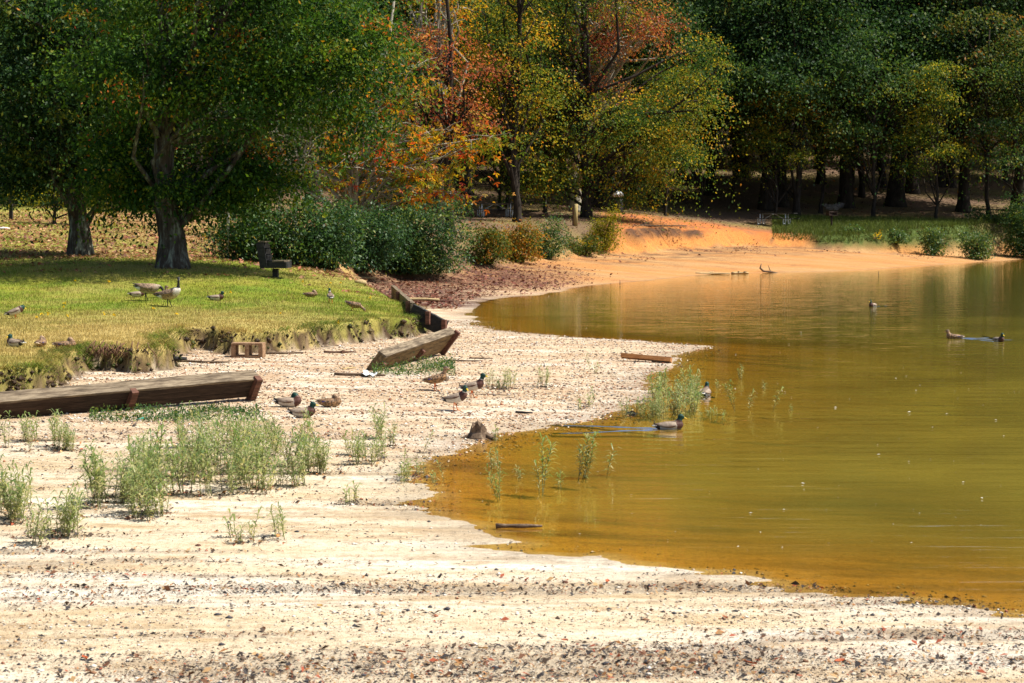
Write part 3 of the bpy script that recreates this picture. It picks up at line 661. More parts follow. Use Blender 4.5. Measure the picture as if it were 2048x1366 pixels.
# star leaved tree glowing orange above the bushes
p = at_depth(700, 84)
make_tree('orange_tree', 'thin leaved tree with orange and yellow star shaped leaves above the bushes', p, 10.5, .15,
          [blob_px(p, 760, 270, 120, 100, 1.7), blob_px(p, 850, 330, 110, 80, 1.4, -.6), blob_px(p, 960, 275, 75, 40, 1.0, -.4), blob_px(p, 690, 330, 70, 80, 1.4), blob_px(p, 780, 150, 100, 80, 1.6, .4), blob_px(p, 880, 400, 45, 25, .8, -.6),
           blob_px(p, 540, 320, 50, 40, 1.0, .3)],
          135, 30, .21, LF_ORG, BARK_P, sh=.42, sv_=.2, tone=(.0, .8), tvar=.22, nl=60, lean=(2.0, 0), star=True, sub=3, r0=.075)
p = at_depth(590, 80)
make_tree('slender_tree', 'slender grey stemmed tree with sparse pale leaves rising out of the bushes', p, 8, .10,
          [blob_px(p, 640, 200, 90, 90, 1.2), blob_px(p, 600, 320, 70, 60, 1.0), blob_px(p, 690, 110, 60, 60, 1.2)], 90, 26, .13, LF_YEL, BARK_P, sh=.4, sv_=.25, tone=(.0, .55), nl=26, sub=2)
p = at_depth(560, 79.2)
make_tree('slender_tree', 'second slender grey stem beside the sparse tree in the bushes', p, 6.5, .07,
          [blob_px(p, 545, 300, 60, 60, 1.0), blob_px(p, 590, 240, 50, 60, .9)], 50, 26, .13, LF_DARK, BARK_P, sh=.4, sv_=.25, tone=(.4, 1), nl=14, sub=2)
p = at_depth(900, 97)
make_tree('red_tree', 'small tree with deep red leaves between the orange and the yellow green trees', p, 14, .2,
          [blob_px(p, 910, 150, 90, 90, 2.0), blob_px(p, 940, 235, 80, 45, 1.7), blob_px(p, 840, 230, 70, 60, 1.6), blob_px(p, 830, 90, 60, 60, 1.6)], 120, 44, .14, LF_RED, BARK_D, sh=.5, sv_=.16, tone=(.0, .95), tvar=.2, nl=30, sub=1)
p = at_depth(890, 103)
make_tree('peach_tree', 'tall tree with pale orange thinning leaves behind the red tree', p, 18, .22,
          [blob_px(p, 880, 30, 80, 90, 2.2), blob_px(p, 860, -90, 90, 90, 2.4)], 110, 50, .14, LF_ORG, BARK_P, sh=.55, sv_=.2, tone=(.1, .85), nl=30, sub=2)
p = at_depth(1172, 113)
make_tree('oak_tree', 'large yellow green oak with layered sprays reaching down towards the orange bank', p, 20, .26,
          [blob_px(p, 1050, 120, 130, 130, 3.8), blob_px(p, 1010, 40, 100, 110, 3.5), blob_px(p, 1230, 240, 160, 70, 3.6), blob_px(p, 1330, 300, 90, 60, 2.8), blob_px(p, 1370, 200, 70, 70, 2.5), blob_px(p, 1120, 330, 110, 60, 2.6),
           blob_px(p, 1400, 110, 60, 60, 2.2), blob_px(p, 1050, 350, 60, 50, 1.8), blob_px(p, 1150, -60, 190, 110, 4.0), blob_px(p, 1280, 370, 70, 35, 1.8)],
          600, 95, .15, LF_YEL, BARK_D, sh=.8, sv_=.2, tone=(-.15, .7), tvar=.16, nl=46, sub=1)
p = at_depth(1035, 108)
make_tree('golden_tree', 'golden yellow tree between the red tree and the yellow green oak', p, 17, .2,
          [blob_px(p, 1010, 60, 95, 100, 2.4), blob_px(p, 1060, 180, 80, 70, 2.0), blob_px(p, 970, 150, 60, 60, 1.8), blob_px(p, 1040, -70, 110, 80, 2.6), blob_px(p, 1070, 290, 60, 40, 1.5)], 150, 70, .145, LF_YEL, BARK_D, sh=.6, sv_=.18, tone=(.1, .9), tvar=.16, nl=30, sub=1)
p = at_depth(1152, 119)
make_tree('scarlet_tree', 'tree with coral red upper limbs showing through beside the yellow green oak', p, 20, .3,
          [blob_px(p, 1200, 70, 70, 60, 2.0, -5), blob_px(p, 1270, 30, 80, 70, 2.2, -5), blob_px(p, 1320, 60, 45, 70, 1.6, -5), blob_px(p, 1210, 165, 50, 30, 1.4, -6), blob_px(p, 1270, -90, 110, 70, 2.4, -4)],
          140, 44, .145, LF_RED, BARK_P, sh=.5, sv_=.16, tone=(.25, 1.0), tvar=.2, nl=46, sub=2)

# woods: prototypes, then copies
def wood_tree(label, group, lm, seed, h=22, r=.34, tone=(.05, .75)):
    bl = [(0, 0, h * .62, 4.6, 4.6, h * .25), (random.uniform(-2, 2), random.uniform(-2, 2), h * .85, 3.4, 3.4, h * .15), (random.uniform(-3, 3), random.uniform(-3, 3), h * .46, 3.8, 3.8, h * .07)]
    for _ in range(3):
        a = random.uniform(0, 6.28); bl.append((3.6 * math.cos(a), 3.6 * math.sin(a), h * random.uniform(.36, .55), 2.6, 2.6, .8))
    return make_tree('wood_tree', label, (0, 0, 0), h, r, bl, 330, 75, .21, lm, BARK_D, sh=.95, sv_=.22, tone=tone, nl=26, sub=1, group=group)
PROTO = [wood_tree('tall dark green tree in the shaded wood', 'dark green trees of the wood', LF_DARK, 1),
         wood_tree('tall olive green tree in the shaded wood', 'olive trees of the wood', LF_WOOD, 2, 24, .4),
         wood_tree('tall wood tree with yellowing leaves', 'yellowing trees of the wood', LF_WOOD, 3, 20, .3, (.3, .98)),
         wood_tree('slim dark green tree with low hanging sprays in the wood', 'slim dark trees of the wood', LF_DARK, 4, 17, .2)]
used = [False] * 4; KEEP = {}
WOOD_LB = {1482: 'dark tree beside the pale topped stubby post in the wood', 1530: 'dark trunked tree right behind the far picnic table', 1690: 'thick dark tree beside the pedestal grill', 1790: 'thickest dark trunk of the wood beyond the grill', 1260: 'yellowing tree behind the litter barrel', 1205: 'tree between the yellow green oak and the litter barrel', 1018: 'slim dark tree behind the shaded picnic table', 930: 'broad dark tree up the slope behind the shaded picnic table'}
def place_wood(x, y, k, s=1.0, lb=None):
    t = PROTO[k] if not used[k] else copy_tree(PROTO[k]); used[k] = True
    if k not in KEEP: KEEP[k] = (t['label'], t['group'])
    t['label'], t['group'] = KEEP[k]
    if lb:
        t['label'] = lb; del t['group']
    t.location = (x, y, float(land(x, y)) - .05); t.rotation_euler = (0, 0, random.uniform(0, 6.28)); t.scale = (s, s, s * random.uniform(.92, 1.1))
# trunks one can pick out on the right (photo column, distance, kind, size)
for px, d, k, s in [(1482, 152, 1, 1.1), (1530, 134, 1, .95), (1563, 136, 0, 1.0), (1592, 131, 3, 1.1), (1690, 137, 0, 1.25), (1722, 143, 3, 1.0), (1790, 139, 1, 1.3), (1822, 147, 0, 1.2), (1925, 137, 0, 1.1),
                    (2035, 139, 1, 1.1), (1205, 127, 1, 1.05), (1420, 140, 0, .9), (1320, 131, 3, 1.05), (1018, 122, 3, .9), (930, 131, 1, 1.1), (1260, 138, 2, 1.0), (1640, 150, 2, 1.0), (1880, 152, 2, 1.05)]:
    q = at_depth(px, d); place_wood(q.x, q.y, k, s, WOOD_LB.get(px))
for j in range(12):
    for i in range(-9, 10):
        y = 108 + j * 8.5 + random.uniform(-2.2, 2.2); x = i * 7.6 + (j % 2) * 3.8 + random.uniform(-2, 2)
        pxx = CX + x / y * FPX
        if pxx < -650 or pxx > 2700: continue
        if y < 125 and pxx > 700: continue
        if y < 145 and pxx > 1230: continue
        if y < 135 and 700 < pxx <= 1230: continue
        place_wood(x, y, random.choices((0, 1, 2, 3), (.38, .32, .16, .14))[0], random.uniform(.85, 1.2))

# understory sprays hanging low along the edge of the wood
UNDER = []
for k, (lm, tn, nm) in enumerate(((LF_DARK, (.3, 1.0), 'dark'), (LF_WOOD, (.25, .95), 'olive'), (LF_YEL, (.0, .6), 'yellowing'))):
    bl = [(random.uniform(-2.5, 2.5), random.uniform(-2, 2), 4.3 + i * .95, random.uniform(1.6, 3.0), random.uniform(1.4, 2.2), .55) for i in range(8)]
    UNDER.append(make_tree('understory_tree', nm + ' understory tree with level sprays at the edge of the wood', (0, 0, 0), 10.5, .12, bl, 120, 70, .17, lm, BARK_D, sh=.75, sv_=.13, tone=tn, nl=26, sub=1, group=nm + ' understory trees'))
uu = [False] * 3
for px, d, k, s in ((1465, 136, 1, 1.0), (1550, 129, 2, .8), (1640, 133, 1, 1.05), (1745, 131, 0, 1.2), (1870, 130, 2, .9), (1975, 133, 1, 1.2), (2050, 131, 0, 1.1), (1700, 142, 1, 1.2), (1400, 133, 0, 1.0),
                    (2120, 134, 1, 1.2), (1090, 117, 1, .9), (1000, 118, 0, .85), (770, 101, 0, .9), (620, 97, 1, .9), (480, 101, 0, 1.0), (250, 103, 0, 1.0), (60, 103, 1, 1.0), (1330, 124, 2, .8), (1240, 122, 1, .8)):
    t = UNDER[k] if not uu[k] else copy_tree(UNDER[k]); uu[k] = True; q = at_depth(px, d)
    t.location = (q.x, q.y, q.z - .05); t.rotation_euler = (0, 0, random.uniform(0, 6.28)); t.scale = (s, s, s)

# bushes
def make_bush(name, label, p, blobs, nclump, per, leaf, lm, tone=(.1, .9), sh=.28, sv_=.18, nl=14, group=None, aspect=.5, tvar=.15):
    t = empty(name, p, 0, label, 'bush', group)
    P, tn, Cc, o = crown_cloud(blobs, nclump, per, sh, sv_, tone, tvar, .5)
    k = P[:, 2] > .03; P, tn, o = P[k], tn[k], o[k]
    mb = MB()
    for i in rng.choice(len(Cc), min(nl, len(Cc)), replace=False):
        e = Vector(Cc[i]); b = Vector((e.x * .25, e.y * .25, -.05)); mb.tube([b, b.lerp(e, .5) + Vector((random.gauss(0, .1), random.gauss(0, .1), .15)), e], [.03, .02, .006], 5, cap=False)
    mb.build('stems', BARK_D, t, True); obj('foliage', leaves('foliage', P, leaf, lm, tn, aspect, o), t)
    return t
def bush_px(name, label, px, d, top, w, lm, dens=1.0, tone=(.1, .9), leaf=.125, group=None, base=None):
    p = at(px, base) if base else at_depth(px, d); d = p.y; s = d / FPX; hgt = px_z(top, d) - p.z; rw = w * s
    bl = [(0, 0, hgt * .45, rw, rw * .8, hgt * .45), (rw * .45, -.2, hgt * .62, rw * .5, rw * .5, hgt * .36), (-rw * .5, .1, hgt * .5, rw * .5, rw * .5, hgt * .4)] + [(0, -.3, hgt * .22, rw * 1.05, rw * .8, hgt * .22)]
    for _ in range(7): q = random.uniform(.14, .34); bl.append((random.uniform(-1, 1) * rw, random.uniform(-.7, .4) * rw, hgt * random.uniform(.3, .98), rw * q, rw * q, hgt * q * random.uniform(.5, .9), .4 * q))
    a = rw * hgt
    return make_bush(name, label, p, bl, int(70 * a * dens) + 12, 32, leaf, lm, tone, sh=.22 + .03 * rw, sv_=.16, group=group)
bush_px('green_bush', 'glossy dark green bush nearest the goldenrod at the lawn edge', 480, 69, 408, 55, LF_BUSH, base=518, tone=(.1, .95))
bush_px('green_bush', 'tall glossy green bush behind the black bench', 585, 69.5, 384, 80, LF_BUSH, base=528, tone=(.1, .95))
bush_px('green_bush', 'blackish green bush in the middle of the lakeside thicket', 715, 72, 388, 85, LF_BUSH, base=541, tone=(.0, .65))
bush_px('green_bush', 'glossy green bush overhanging the litter at the end of the thicket', 850, 76, 398, 85, LF_BUSH, base=545, tone=(.05, .95))
bush_px('green_bush', 'dense green bush closing the gap behind the short dark stake', 655, 72, 405, 60, LF_BUSH, base=536, tone=(.1, .8))
bush_px('green_bush', 'smaller rounded green bush under the orange tree', 800, 74, 440, 60, LF_BUSH, base=546, tone=(.2, 1.0))
bush_px('autumn_bush', 'brownish green bush beside the dark thicket', 975, 90, 447, 42, LF_AUT, base=527, tone=(.0, .6), leaf=.12)
bush_px('autumn_bush', 'bush with rusty orange leaves on the shore bank', 1040, 93, 440, 42, LF_AUT, base=523, tone=(.25, 1.0), leaf=.12)
bush_px('autumn_bush', 'low green bush between the rusty bush and the wooden post', 1095, 95, 438, 34, LF_BUSH, base=516, tone=(.3, 1.0), leaf=.11)
bush_px('autumn_bush', 'small dark bush at the foot of the wooden post', 1165, 101, 468, 34, LF_AUT, base=508, tone=(0, .45), leaf=.12)
bush_px('gold_bush', 'yellow green feathery bush beside the orange clay bank', 1207, 103, 426, 30, LF_GOLD, base=500, tone=(.1, .85), leaf=.10, dens=1.4)
for px, top, w_, lb in ((1702, 456, 17, 'rounded bright green bush on the far bank left of the yellow flowers'), (1790, 458, 16, 'bright green bush on the far bank just past the yellow flowers'), (1868, 455, 20, 'bright green bush on the far bank'), (1950, 464, 26, 'low dull green bush at the right end of the far bank')):
    bush_px('shore_bush', lb, px, 121.5, top, w_, LF_BUSH, tone=(.45, 1.0), leaf=.13, dens=1.2)
for px, d, top, w_ in ((1990, 131, 415, 60), (330, 103, 375, 110), (110, 101, 350, 130), (480, 98, 355, 60), (760, 98, 350, 90), (2060, 127, 370, 60)):
    bush_px('undergrowth', 'dark leafy undergrowth bush at the edge of the wood', px, d, top, w_, LF_DARK, leaf=.15, dens=.5, group='undergrowth at the wood edge')
# goldenrod by the thicket, yellow flowers on the far bank
def flower_plant(name, label, p, h, n, mat):
    t = empty(name, p, 0, label, 'flower'); mb = MB(); P = []
    for i in range(n):
        e = Vector((random.gauss(0, .22), random.gauss(0, .12), h * random.uniform(.6, 1))); mb.tube([(e.x * .3, e.y * .3, 0), e * .6, e], [.008, .006, .004], 4)
        P += [[e.x + random.gauss(0, .06), e.y + random.gauss(0, .06), e.z + random.gauss(0, .09)] for _ in range(16)]
    mb.build('stems', M_STEM, t); P = np.array(P); obj('blossom', leaves('blossom', P, .07, mat, rng.uniform(.6, 1, len(P)), .7), t)
M_STEM = grain_mat('weed_stem', [(.3, (.10, .12, .04)), (.7, (.22, .22, .09))], rough=.6, bump=0)
LF_FLOWER = leaf_mat('yellow_petal', [(0, (.55, .34, .01)), (1, (.75, .5, .01))], .4)
flower_plant('goldenrod', 'tall yellow goldenrod beside the white stake', at_depth(440, 67), .85, 12, LF_FLOWER)
flower_plant('yellow_flower', 'yellow flowers on the grassy bank across the water', at_depth(1757, 120.5), .7, 4, LF_FLOWER)
flower_plant('yellow_flower', 'small yellow flowers between the post and the feathery bush', at_depth(1180, 102), .9, 6, LF_FLOWER)
# ------------------------------------------------------------------ birds: one continuous body each, grown from overlapping lofts by a voxel remesh
PLUME = col_mat('plumage', rough=.6, spec=.3, mottle=1.0, mscale=34, bump=.15)
WING_M = col_mat('wing_feathers', rough=.65, spec=.3, mottle=1.0, mscale=30, bump=.2)
BILL_Y = grain_mat('yellow_bill', [(.3, (.60, .38, .01)), (.7, (.75, .5, .02))], rough=.35, bump=0)
BILL_O = grain_mat('brown_orange_bill', [(.3, (.20, .09, .03)), (.7, (.36, .16, .05))], rough=.4, bump=0)
BILL_K = grain_mat('black_bill', [(.3, (.012, .012, .013)), (.7, (.03, .03, .03))], rough=.35, bump=0)
LEG_O = grain_mat('orange_leg', [(.3, (.72, .14, .02)), (.7, (.85, .22, .03))], rough=.5, bump=0)
EYE_M = grain_mat('eye', [(.3, (.005, .004, .003)), (.7, (.01, .008, .006))], rough=.1, bump=0, spec=.8)
BLUE_M = grain_mat('speculum_blue', [(.3, (.03, .03, .16)), (.7, (.06, .05, .28))], rough=.4, bump=0)
WHITE_M = grain_mat('white_feather', [(.3, (.6, .58, .55)), (.7, (.75, .73, .7))], rough=.6, bump=0)
DUCK = [(-.262, .030, .012, .004), (-.235, .022, .034, .012), (-.19, .008, .050, .030), (-.13, -.002, .068, .054), (-.05, -.006, .084, .075), (.03, -.006, .088, .082), (.10, .000, .080, .080), (.15, .010, .062, .066), (.18, .016, .040, .044), (.196, .018, .012, .014)]
GOOSE = [(-.40, .03, .02, .008), (-.36, .02, .055, .02), (-.29, .0, .08, .055), (-.18, -.012, .12, .105), (-.05, -.015, .14, .138), (.08, -.008, .138, .142), (.17, .01, .115, .125), (.24, .03, .08, .09), (.285, .045, .045, .052), (.305, .05, .015, .018)]
# pose: body tilt (deg), body centre height, neck chain [(x, y, z, r)], head centre, head direction
POSES = {
    'stand': (13, .205, [(.09, 0, .04, .062), (.14, 0, .09, .045), (.160, 0, .14, .037)], (.178, 0, .185), (1, 0, -.12)),
    'stand_side': (15, .205, [(.09, 0, .04, .062), (.14, 0, .09, .045), (.155, -.01, .13, .038)], (.165, -.02, .165), (.75, -.6, -.25)),
    'hunch': (22, .165, [(.10, 0, .04, .064), (.14, 0, .075, .05)], (.155, 0, .095), (.9, -.2, -.4)),
    'sit': (3, .080, [(.09, 0, .03, .066), (.135, 0, .07, .048), (.145, 0, .10, .04)], (.160, 0, .128), (1, -.1, -.12)),
    'sit_tall': (3, .080, [(.09, 0, .03, .066), (.13, 0, .08, .046), (.135, 0, .14, .038)], (.15, 0, .185), (1, -.1, -.1)),
    'sit_back': (3, .080, [(.09, 0, .03, .066), (.12, 0, .07, .05), (.12, 0, .10, .042)], (.118, .01, .125), (.3, .9, -.15)),
    'rest': (2, .080, [(.10, 0, .035, .066), (.125, 0, .07, .054), (.10, .01, .095, .046)], (.078, .02, .105), (-1, .15, -.25)),
    'feed': (-12, .165, [(.13, 0, -.02, .058), (.19, 0, -.06, .042), (.24, 0, -.10, .034)], (.265, 0, -.128), (.75, 0, -.66)),
    'swim': (4, .040, [(.09, 0, .03, .066), (.135, 0, .075, .047), (.145, 0, .11, .038)], (.160, 0, .14), (1, 0, -.15)),
    'goose_stand': (12, .335, [(.17, 0, .06, .092), (.225, 0, .13, .055), (.235, 0, .21, .036), (.235, 0, .29, .030), (.24, 0, .35, .031)], (.245, -.015, .385), (.35, -.94, -.25)),
    'goose_feed': (-6, .335, [(.19, 0, .03, .085), (.28, 0, .045, .05), (.35, 0, .01, .036), (.40, 0, -.08, .030), (.42, 0, -.17, .030)], (.44, 0, -.225), (.55, 0, -.83)),
}
def ring_loft(mb, rings, n=14):
    b = len(mb.v)
    for c, a, u, ra, ru in rings:
        for k in range(n):
            th = 2 * math.pi * k / n; mb.v.append(tuple(c + a * math.cos(th) * ra + u * math.sin(th) * ru))
    m = len(rings)
    for i in range(m - 1):
        for k in range(n): mb.f.append((b + i * n + k, b + i * n + (k + 1) % n, b + (i + 1) * n + (k + 1) % n, b + (i + 1) * n + k))
    mb.f.append(tuple(b + k for k in range(n - 1, -1, -1))); mb.f.append(tuple(b + (m - 1) * n + k for k in range(n)))
def remeshed(mb, voxel, smooth):
    me = mb.mesh('tmp'); o = bpy.data.objects.new('tmp', me); COL.objects.link(o)
    r = o.modifiers.new('r', 'REMESH'); r.mode = 'VOXEL'; r.voxel_size = voxel
    s = o.modifiers.new('s', 'SMOOTH'); s.factor = .5; s.iterations = smooth
    dg = bpy.context.evaluated_depsgraph_get(); dg.update()
    ev = o.evaluated_get(dg); m2 = ev.to_mesh()
    V = np.empty(len(m2.vertices) * 3, np.float32); m2.vertices.foreach_get('co', V); V = V.reshape(-1, 3)
    F = np.array([tuple(p.vertices) for p in m2.polygons if len(p.vertices) == 4], np.int32)
    ev.to_mesh_clear(); bpy.data.objects.remove(o); bpy.data.meshes.remove(me)
    return V, F
def bird(name, kind, pose):
    goose = kind == 'goose'; prof = GOOSE if goose else DUCK
    tilt, bz, neck, hc, hd = POSES[pose]; gs = 1.65 if goose else 1.0
    Rt = Matrix.Rotation(-R(tilt), 3, 'Y'); root = empty(name)
    up = Vector((0, 0, 1)); org = Vector((0, 0, bz)); mb = MB()
    ring_loft(mb, [(org + Rt @ Vector((x, 0, zc)), Vector((0, 1, 0)), Rt @ up, ww, hh) for x, zc, ww, hh in prof])
    nk = [org + Vector(q[:3]) for q in neck]; nr = [q[3] for q in neck]
    hd = Vector(hd).normalized(); hcv = org + Vector(hc); side = hd.cross(up).normalized(); hu = side.cross(hd)
    chain = nk + [hcv]; cr = nr + [nr[-1] * .95]
    mb.tube(chain, cr, 12)
    hs = 1.12 if goose else 1.0
    ring_loft(mb, [(hcv + hd * (x * hs) + hu * (z * hs), side, hu, a * hs, b * hs) for x, z, a, b in ((-.050, -.004, .008, .010), (-.042, 0, .024, .026), (-.02, .004, .033, .037), (.005, .004, .034, .038), (.028, 0, .028, .030), (.045, -.006, .018, .019), (.054, -.008, .010, .010))], 12)
    V, F = remeshed(mb, .0075 if not goose else .010, 4)
    # plumage by place on the body
    B = (V - np.array(org)) @ np.array(Rt)           # back into the level body frame
    x, yy, z = B[:, 0], np.abs(B[:, 1]), B[:, 2]
    ch = np.array(chain); nd = np.full(len(V), 9.); ns = np.zeros(len(V))
    cum = np.r_[0, np.cumsum(np.linalg.norm(np.diff(ch, axis=0), axis=1))]
    for i in range(len(ch) - 1):
        e = ch[i + 1] - ch[i]; tt = np.clip(((V - ch[i]) @ e) / (e @ e), 0, 1); dd = np.linalg.norm(V - (ch[i] + tt[:, None] * e), axis=1) / (cr[i] + (cr[i + 1] - cr[i]) * tt)
        b_ = dd < nd; nd = np.where(b_, dd, nd); ns = np.where(b_, cum[i] + tt * (cum[i + 1] - cum[i]), ns)
    hdist = np.linalg.norm(V - np.array(hcv), axis=1); ns = np.where(hdist < .062 * hs, cum[-1], ns); onneck = ((nd < 1.25) | (hdist < .062 * hs))
    col = np.zeros((len(V), 3)); mot = np.zeros(len(V))
    def put(m, c, mo=0.0): col[m] = c; mot[m] = mo
    fr = ns / cum[-1]
    if kind == 'drake':
        put(slice(None), (.54, .50, .44), .15)
        put((z > .030) & (x < .12), (.17, .125, .09), .3)
        put((x > .095), (.085, .035, .026), .2)
        put((x < -.150), (.02, .02, .022)); put((x < -.215), (.62, .60, .57))
        put(onneck & (fr > .42) & (z > .03), (.070, .032, .025), .2)
        put(onneck & (fr > .56) & (z > .04), (.60, .58, .54))
        put(onneck & (fr > .63), (.004, .042, .030))
        if pose == 'rest': put(hdist < .075, (.004, .042, .030))
    elif kind == 'hen':
        put(slice(None), (.24, .145, .075), 1.0)
        put((z > .035), (.15, .09, .05), 1.0); put(z < -.05, (.32, .22, .13), .7); put(x < -.20, (.42, .33, .24), .6)
        put(onneck & (fr > .45) & (z > .03), (.30, .19, .11), .5)
        crown = onneck & (fr > .8) & (((V - np.array(hcv)) @ np.array(hu)) > .016); put(crown, (.10, .065, .045), .3)
    else:
        put(slice(None), (.27, .185, .12), .55)
        put((x > .13), (.46, .41, .34) if pose == 'goose_stand' else (.28, .20, .14), .3); put((x > .2), (.62, .58, .52) if pose == 'goose_stand' else (.30, .23, .17), .2); put(z < -.09, (.40, .33, .26), .2)
        put((x < -.19) & (z < .02), (.66, .65, .62)); put((x < -.26) & (z > .005), (.02, .02, .02)); put(x < -.35, (.02, .02, .02))
        put(onneck & (fr > .30) & (z > .06 if pose == 'goose_stand' else x > .25), (.010, .010, .011))
        lat = np.abs((V - np.array(hcv)) @ np.array(side)); fw = (V - np.array(hcv)) @ np.array(hd); hz_ = (V - np.array(hcv)) @ np.array(hu)
        put((hdist < .06) & (lat > .021) & (fw < .018) & (fw > -.042) & (hz_ < .018), (.66, .62, .56))
    if pose == 'rest' and kind == 'hen': put(hdist < .06, (.24, .16, .10), .6)
    me = np_mesh('body', V, F, PLUME, True, vcol=col, vattr={'mot': mot}); obj('body', me, root)
    # folded wings
    for sgn in (-1, 1):
        wm = MB(); k = gs
        W = [(.105, .052, .030, .006, .010), (.08, .070, .032, .010, .034), (.02, .080, .030, .011, .048), (-.06, .078, .032, .010, .044), (-.13, .060, .036, .009, .030), (-.19, .036, .042, .007, .017), (-.235, .014, .048, .004, .007), (-.25, .006, .050, .002, .003)]
        rings = []
        for xx, ww, zz, th_, hh in W:
            c = Vector((xx * k, sgn * ww * k, zz * k)); nv = Vector((0, sgn * .82, .57)); uv = Vector((0, -sgn * .57, .82))
            rings.append((org + Rt @ c, Rt @ nv, Rt @ uv, th_ * k, hh * k))
        ring_loft(wm, rings, 10)
        wv = np.array(wm.v); wb = (wv - np.array(org)) @ np.array(Rt) / k; wc = np.zeros((len(wv), 3)); wmo = np.zeros(len(wv))
        if kind == 'drake':
            wc[:] = (.30, .235, .18); lowr = wb[:, 2] < .012; wc[lowr] = (.10, .05, .035); wc[wb[:, 0] < -.13] = (.13, .085, .06); wc[wb[:, 0] < -.19] = (.02, .02, .02); wmo[:] = .25
        elif kind == 'hen': wc[:] = (.17, .105, .06); wc[wb[:, 0] < -.17] = (.09, .06, .04); wmo[:] = 1.0
        else: wc[:] = (.20, .135, .09); wc[wb[:, 2] < .01] = (.30, .21, .14); wc[wb[:, 0] < -.15] = (.05, .04, .035); wmo[:] = .7
        me = wm.mesh('wing', WING_M, True)
        a = me.attributes.new('Col', 'FLOAT_COLOR', 'POINT'); a.data.foreach_set('color', np.c_[wc, np.ones(len(wc))].astype(np.float32).ravel())
        a = me.attributes.new('mot', 'FLOAT', 'POINT'); a.data.foreach_set('value', wmo.astype(np.float32))
        wo_ = obj('wing', me, root)
        if kind == 'hen':
            q = org + Rt @ Vector((-.095, sgn * .086, .022)); rot = (Rt @ Matrix.Rotation(sgn * R(8), 3, 'Z'))
            MB().box(q, (.052, .008, .020), rot).build('speculum', BLUE_M, wo_)
            MB().box(q + Rt @ Vector((.030, sgn * .002, .004)), (.008, .009, .022), rot).build('speculum_bar', WHITE_M, wo_)
    if kind == 'drake':
        cm = MB(); c0 = org + Rt @ Vector((-.20, 0, .045)); cm.tube([c0, c0 + Rt @ Vector((-.03, 0, .02)), c0 + Rt @ Vector((-.028, 0, .042)), c0 + Rt @ Vector((-.008, 0, .045))], [.010, .009, .006, .003], 6)
        cm.build('tail_curl', BILL_K, root, True)
        for sgn in (-1, 1): MB().box(org + Rt @ Vector((-.225, sgn * .036, .026)), (.075, .012, .012), Rt @ Matrix.Rotation(sgn * R(14), 3, 'Z'), taper=.8).build('tail_feather', WHITE_M, root)
    # bill, eyes
    bl = MB(); L = .050 * hs
    if not (pose == 'rest'):
        ring_loft(bl, [(hcv + hd * .042 * hs - hu * .004, side, hu, .014, .015), (hcv + hd * (.042 * hs + L * .4) - hu * .010, side, hu, .0125, .009), (hcv + hd * (.042 * hs + L * .8) - hu * .014, side, hu, .014, .0055), (hcv + hd * (.042 * hs + L) - hu * .016, side, hu, .009, .003)], 10)
        bl.build('bill', BILL_Y if kind == 'drake' else BILL_O if kind == 'hen' else BILL_K, root, True)
    for sgn in (-1, 1):
        em = MB(); c = hcv + hd * .014 * hs + side * sgn * .030 * hs + hu * .014 * hs
        ring_loft(em, [(c + up * q, Vector((1, 0, 0)), Vector((0, 1, 0)), max(.0055 * math.sqrt(max(1 - (q / .0055) ** 2, 0)), .0005), max(.0055 * math.sqrt(max(1 - (q / .0055) ** 2, 0)), .0005)) for q in (-.0055, -.003, 0, .003, .0055)], 8)
        em.build('eye', EYE_M, root, True)
    # legs with webbed feet
    if pose in ('stand', 'stand_side', 'hunch', 'feed', 'goose_stand', 'goose_feed'):
        lm = BILL_K if goose else LEG_O
        for i, sgn in enumerate((-1, 1)):
            g = MB(); k = gs if goose else 1.0
            hip = org + Rt @ Vector((-.02 * k, sgn * .042 * k, -.045 * k)); an = Vector((hip.x + (.02 if i else -.015) * k, sgn * .040 * k, .014)); kn = Vector((hip.x - .012 * k, sgn * .041 * k, (hip.z + .01) * .55))
            g.tube([hip, kn, an], [.014 * k, .0075 * k, .0065 * k], 7)
            b = len(g.v); fw = [Vector((math.cos(a_), math.sin(a_), 0)) for a_ in (-.55, 0, .55)]; a0 = Vector((an.x - .006, an.y, .006)); T = [a0 + f * .062 * k - Vector((0, 0, .004)) for f in fw]
            g.v += [tuple(a0 + Vector((-.01, 0, 0))), *[tuple(q) for q in T], tuple(a0 + Vector((0, 0, .010)))]
            g.f += [(b, b + 1, b + 4), (b + 1, b + 2, b + 4), (b + 2, b + 3, b + 4), (b + 3, b, b + 4), (b, b + 3, b + 2, b + 1)]
            for q in T: g.tube([a0, q], [.006 * k, .003 * k], 5)
            g.build('leg', lm, root)
    return root
_bp = {}
def put_bird(name, kind, pose, p, heading, label, cat='duck', group=None, sink=0.0, s=1.0):
    key = (name, kind, pose)
    if key not in _bp: t = _bp[key] = bird(name, kind, pose)
    else: t = copy_tree(_bp[key])
    t.location = (p.x, p.y, p.z - sink); t.rotation_euler = (0, 0, R(heading)); t.scale = (s, s, s); tag(t, label, cat, group)
    return t
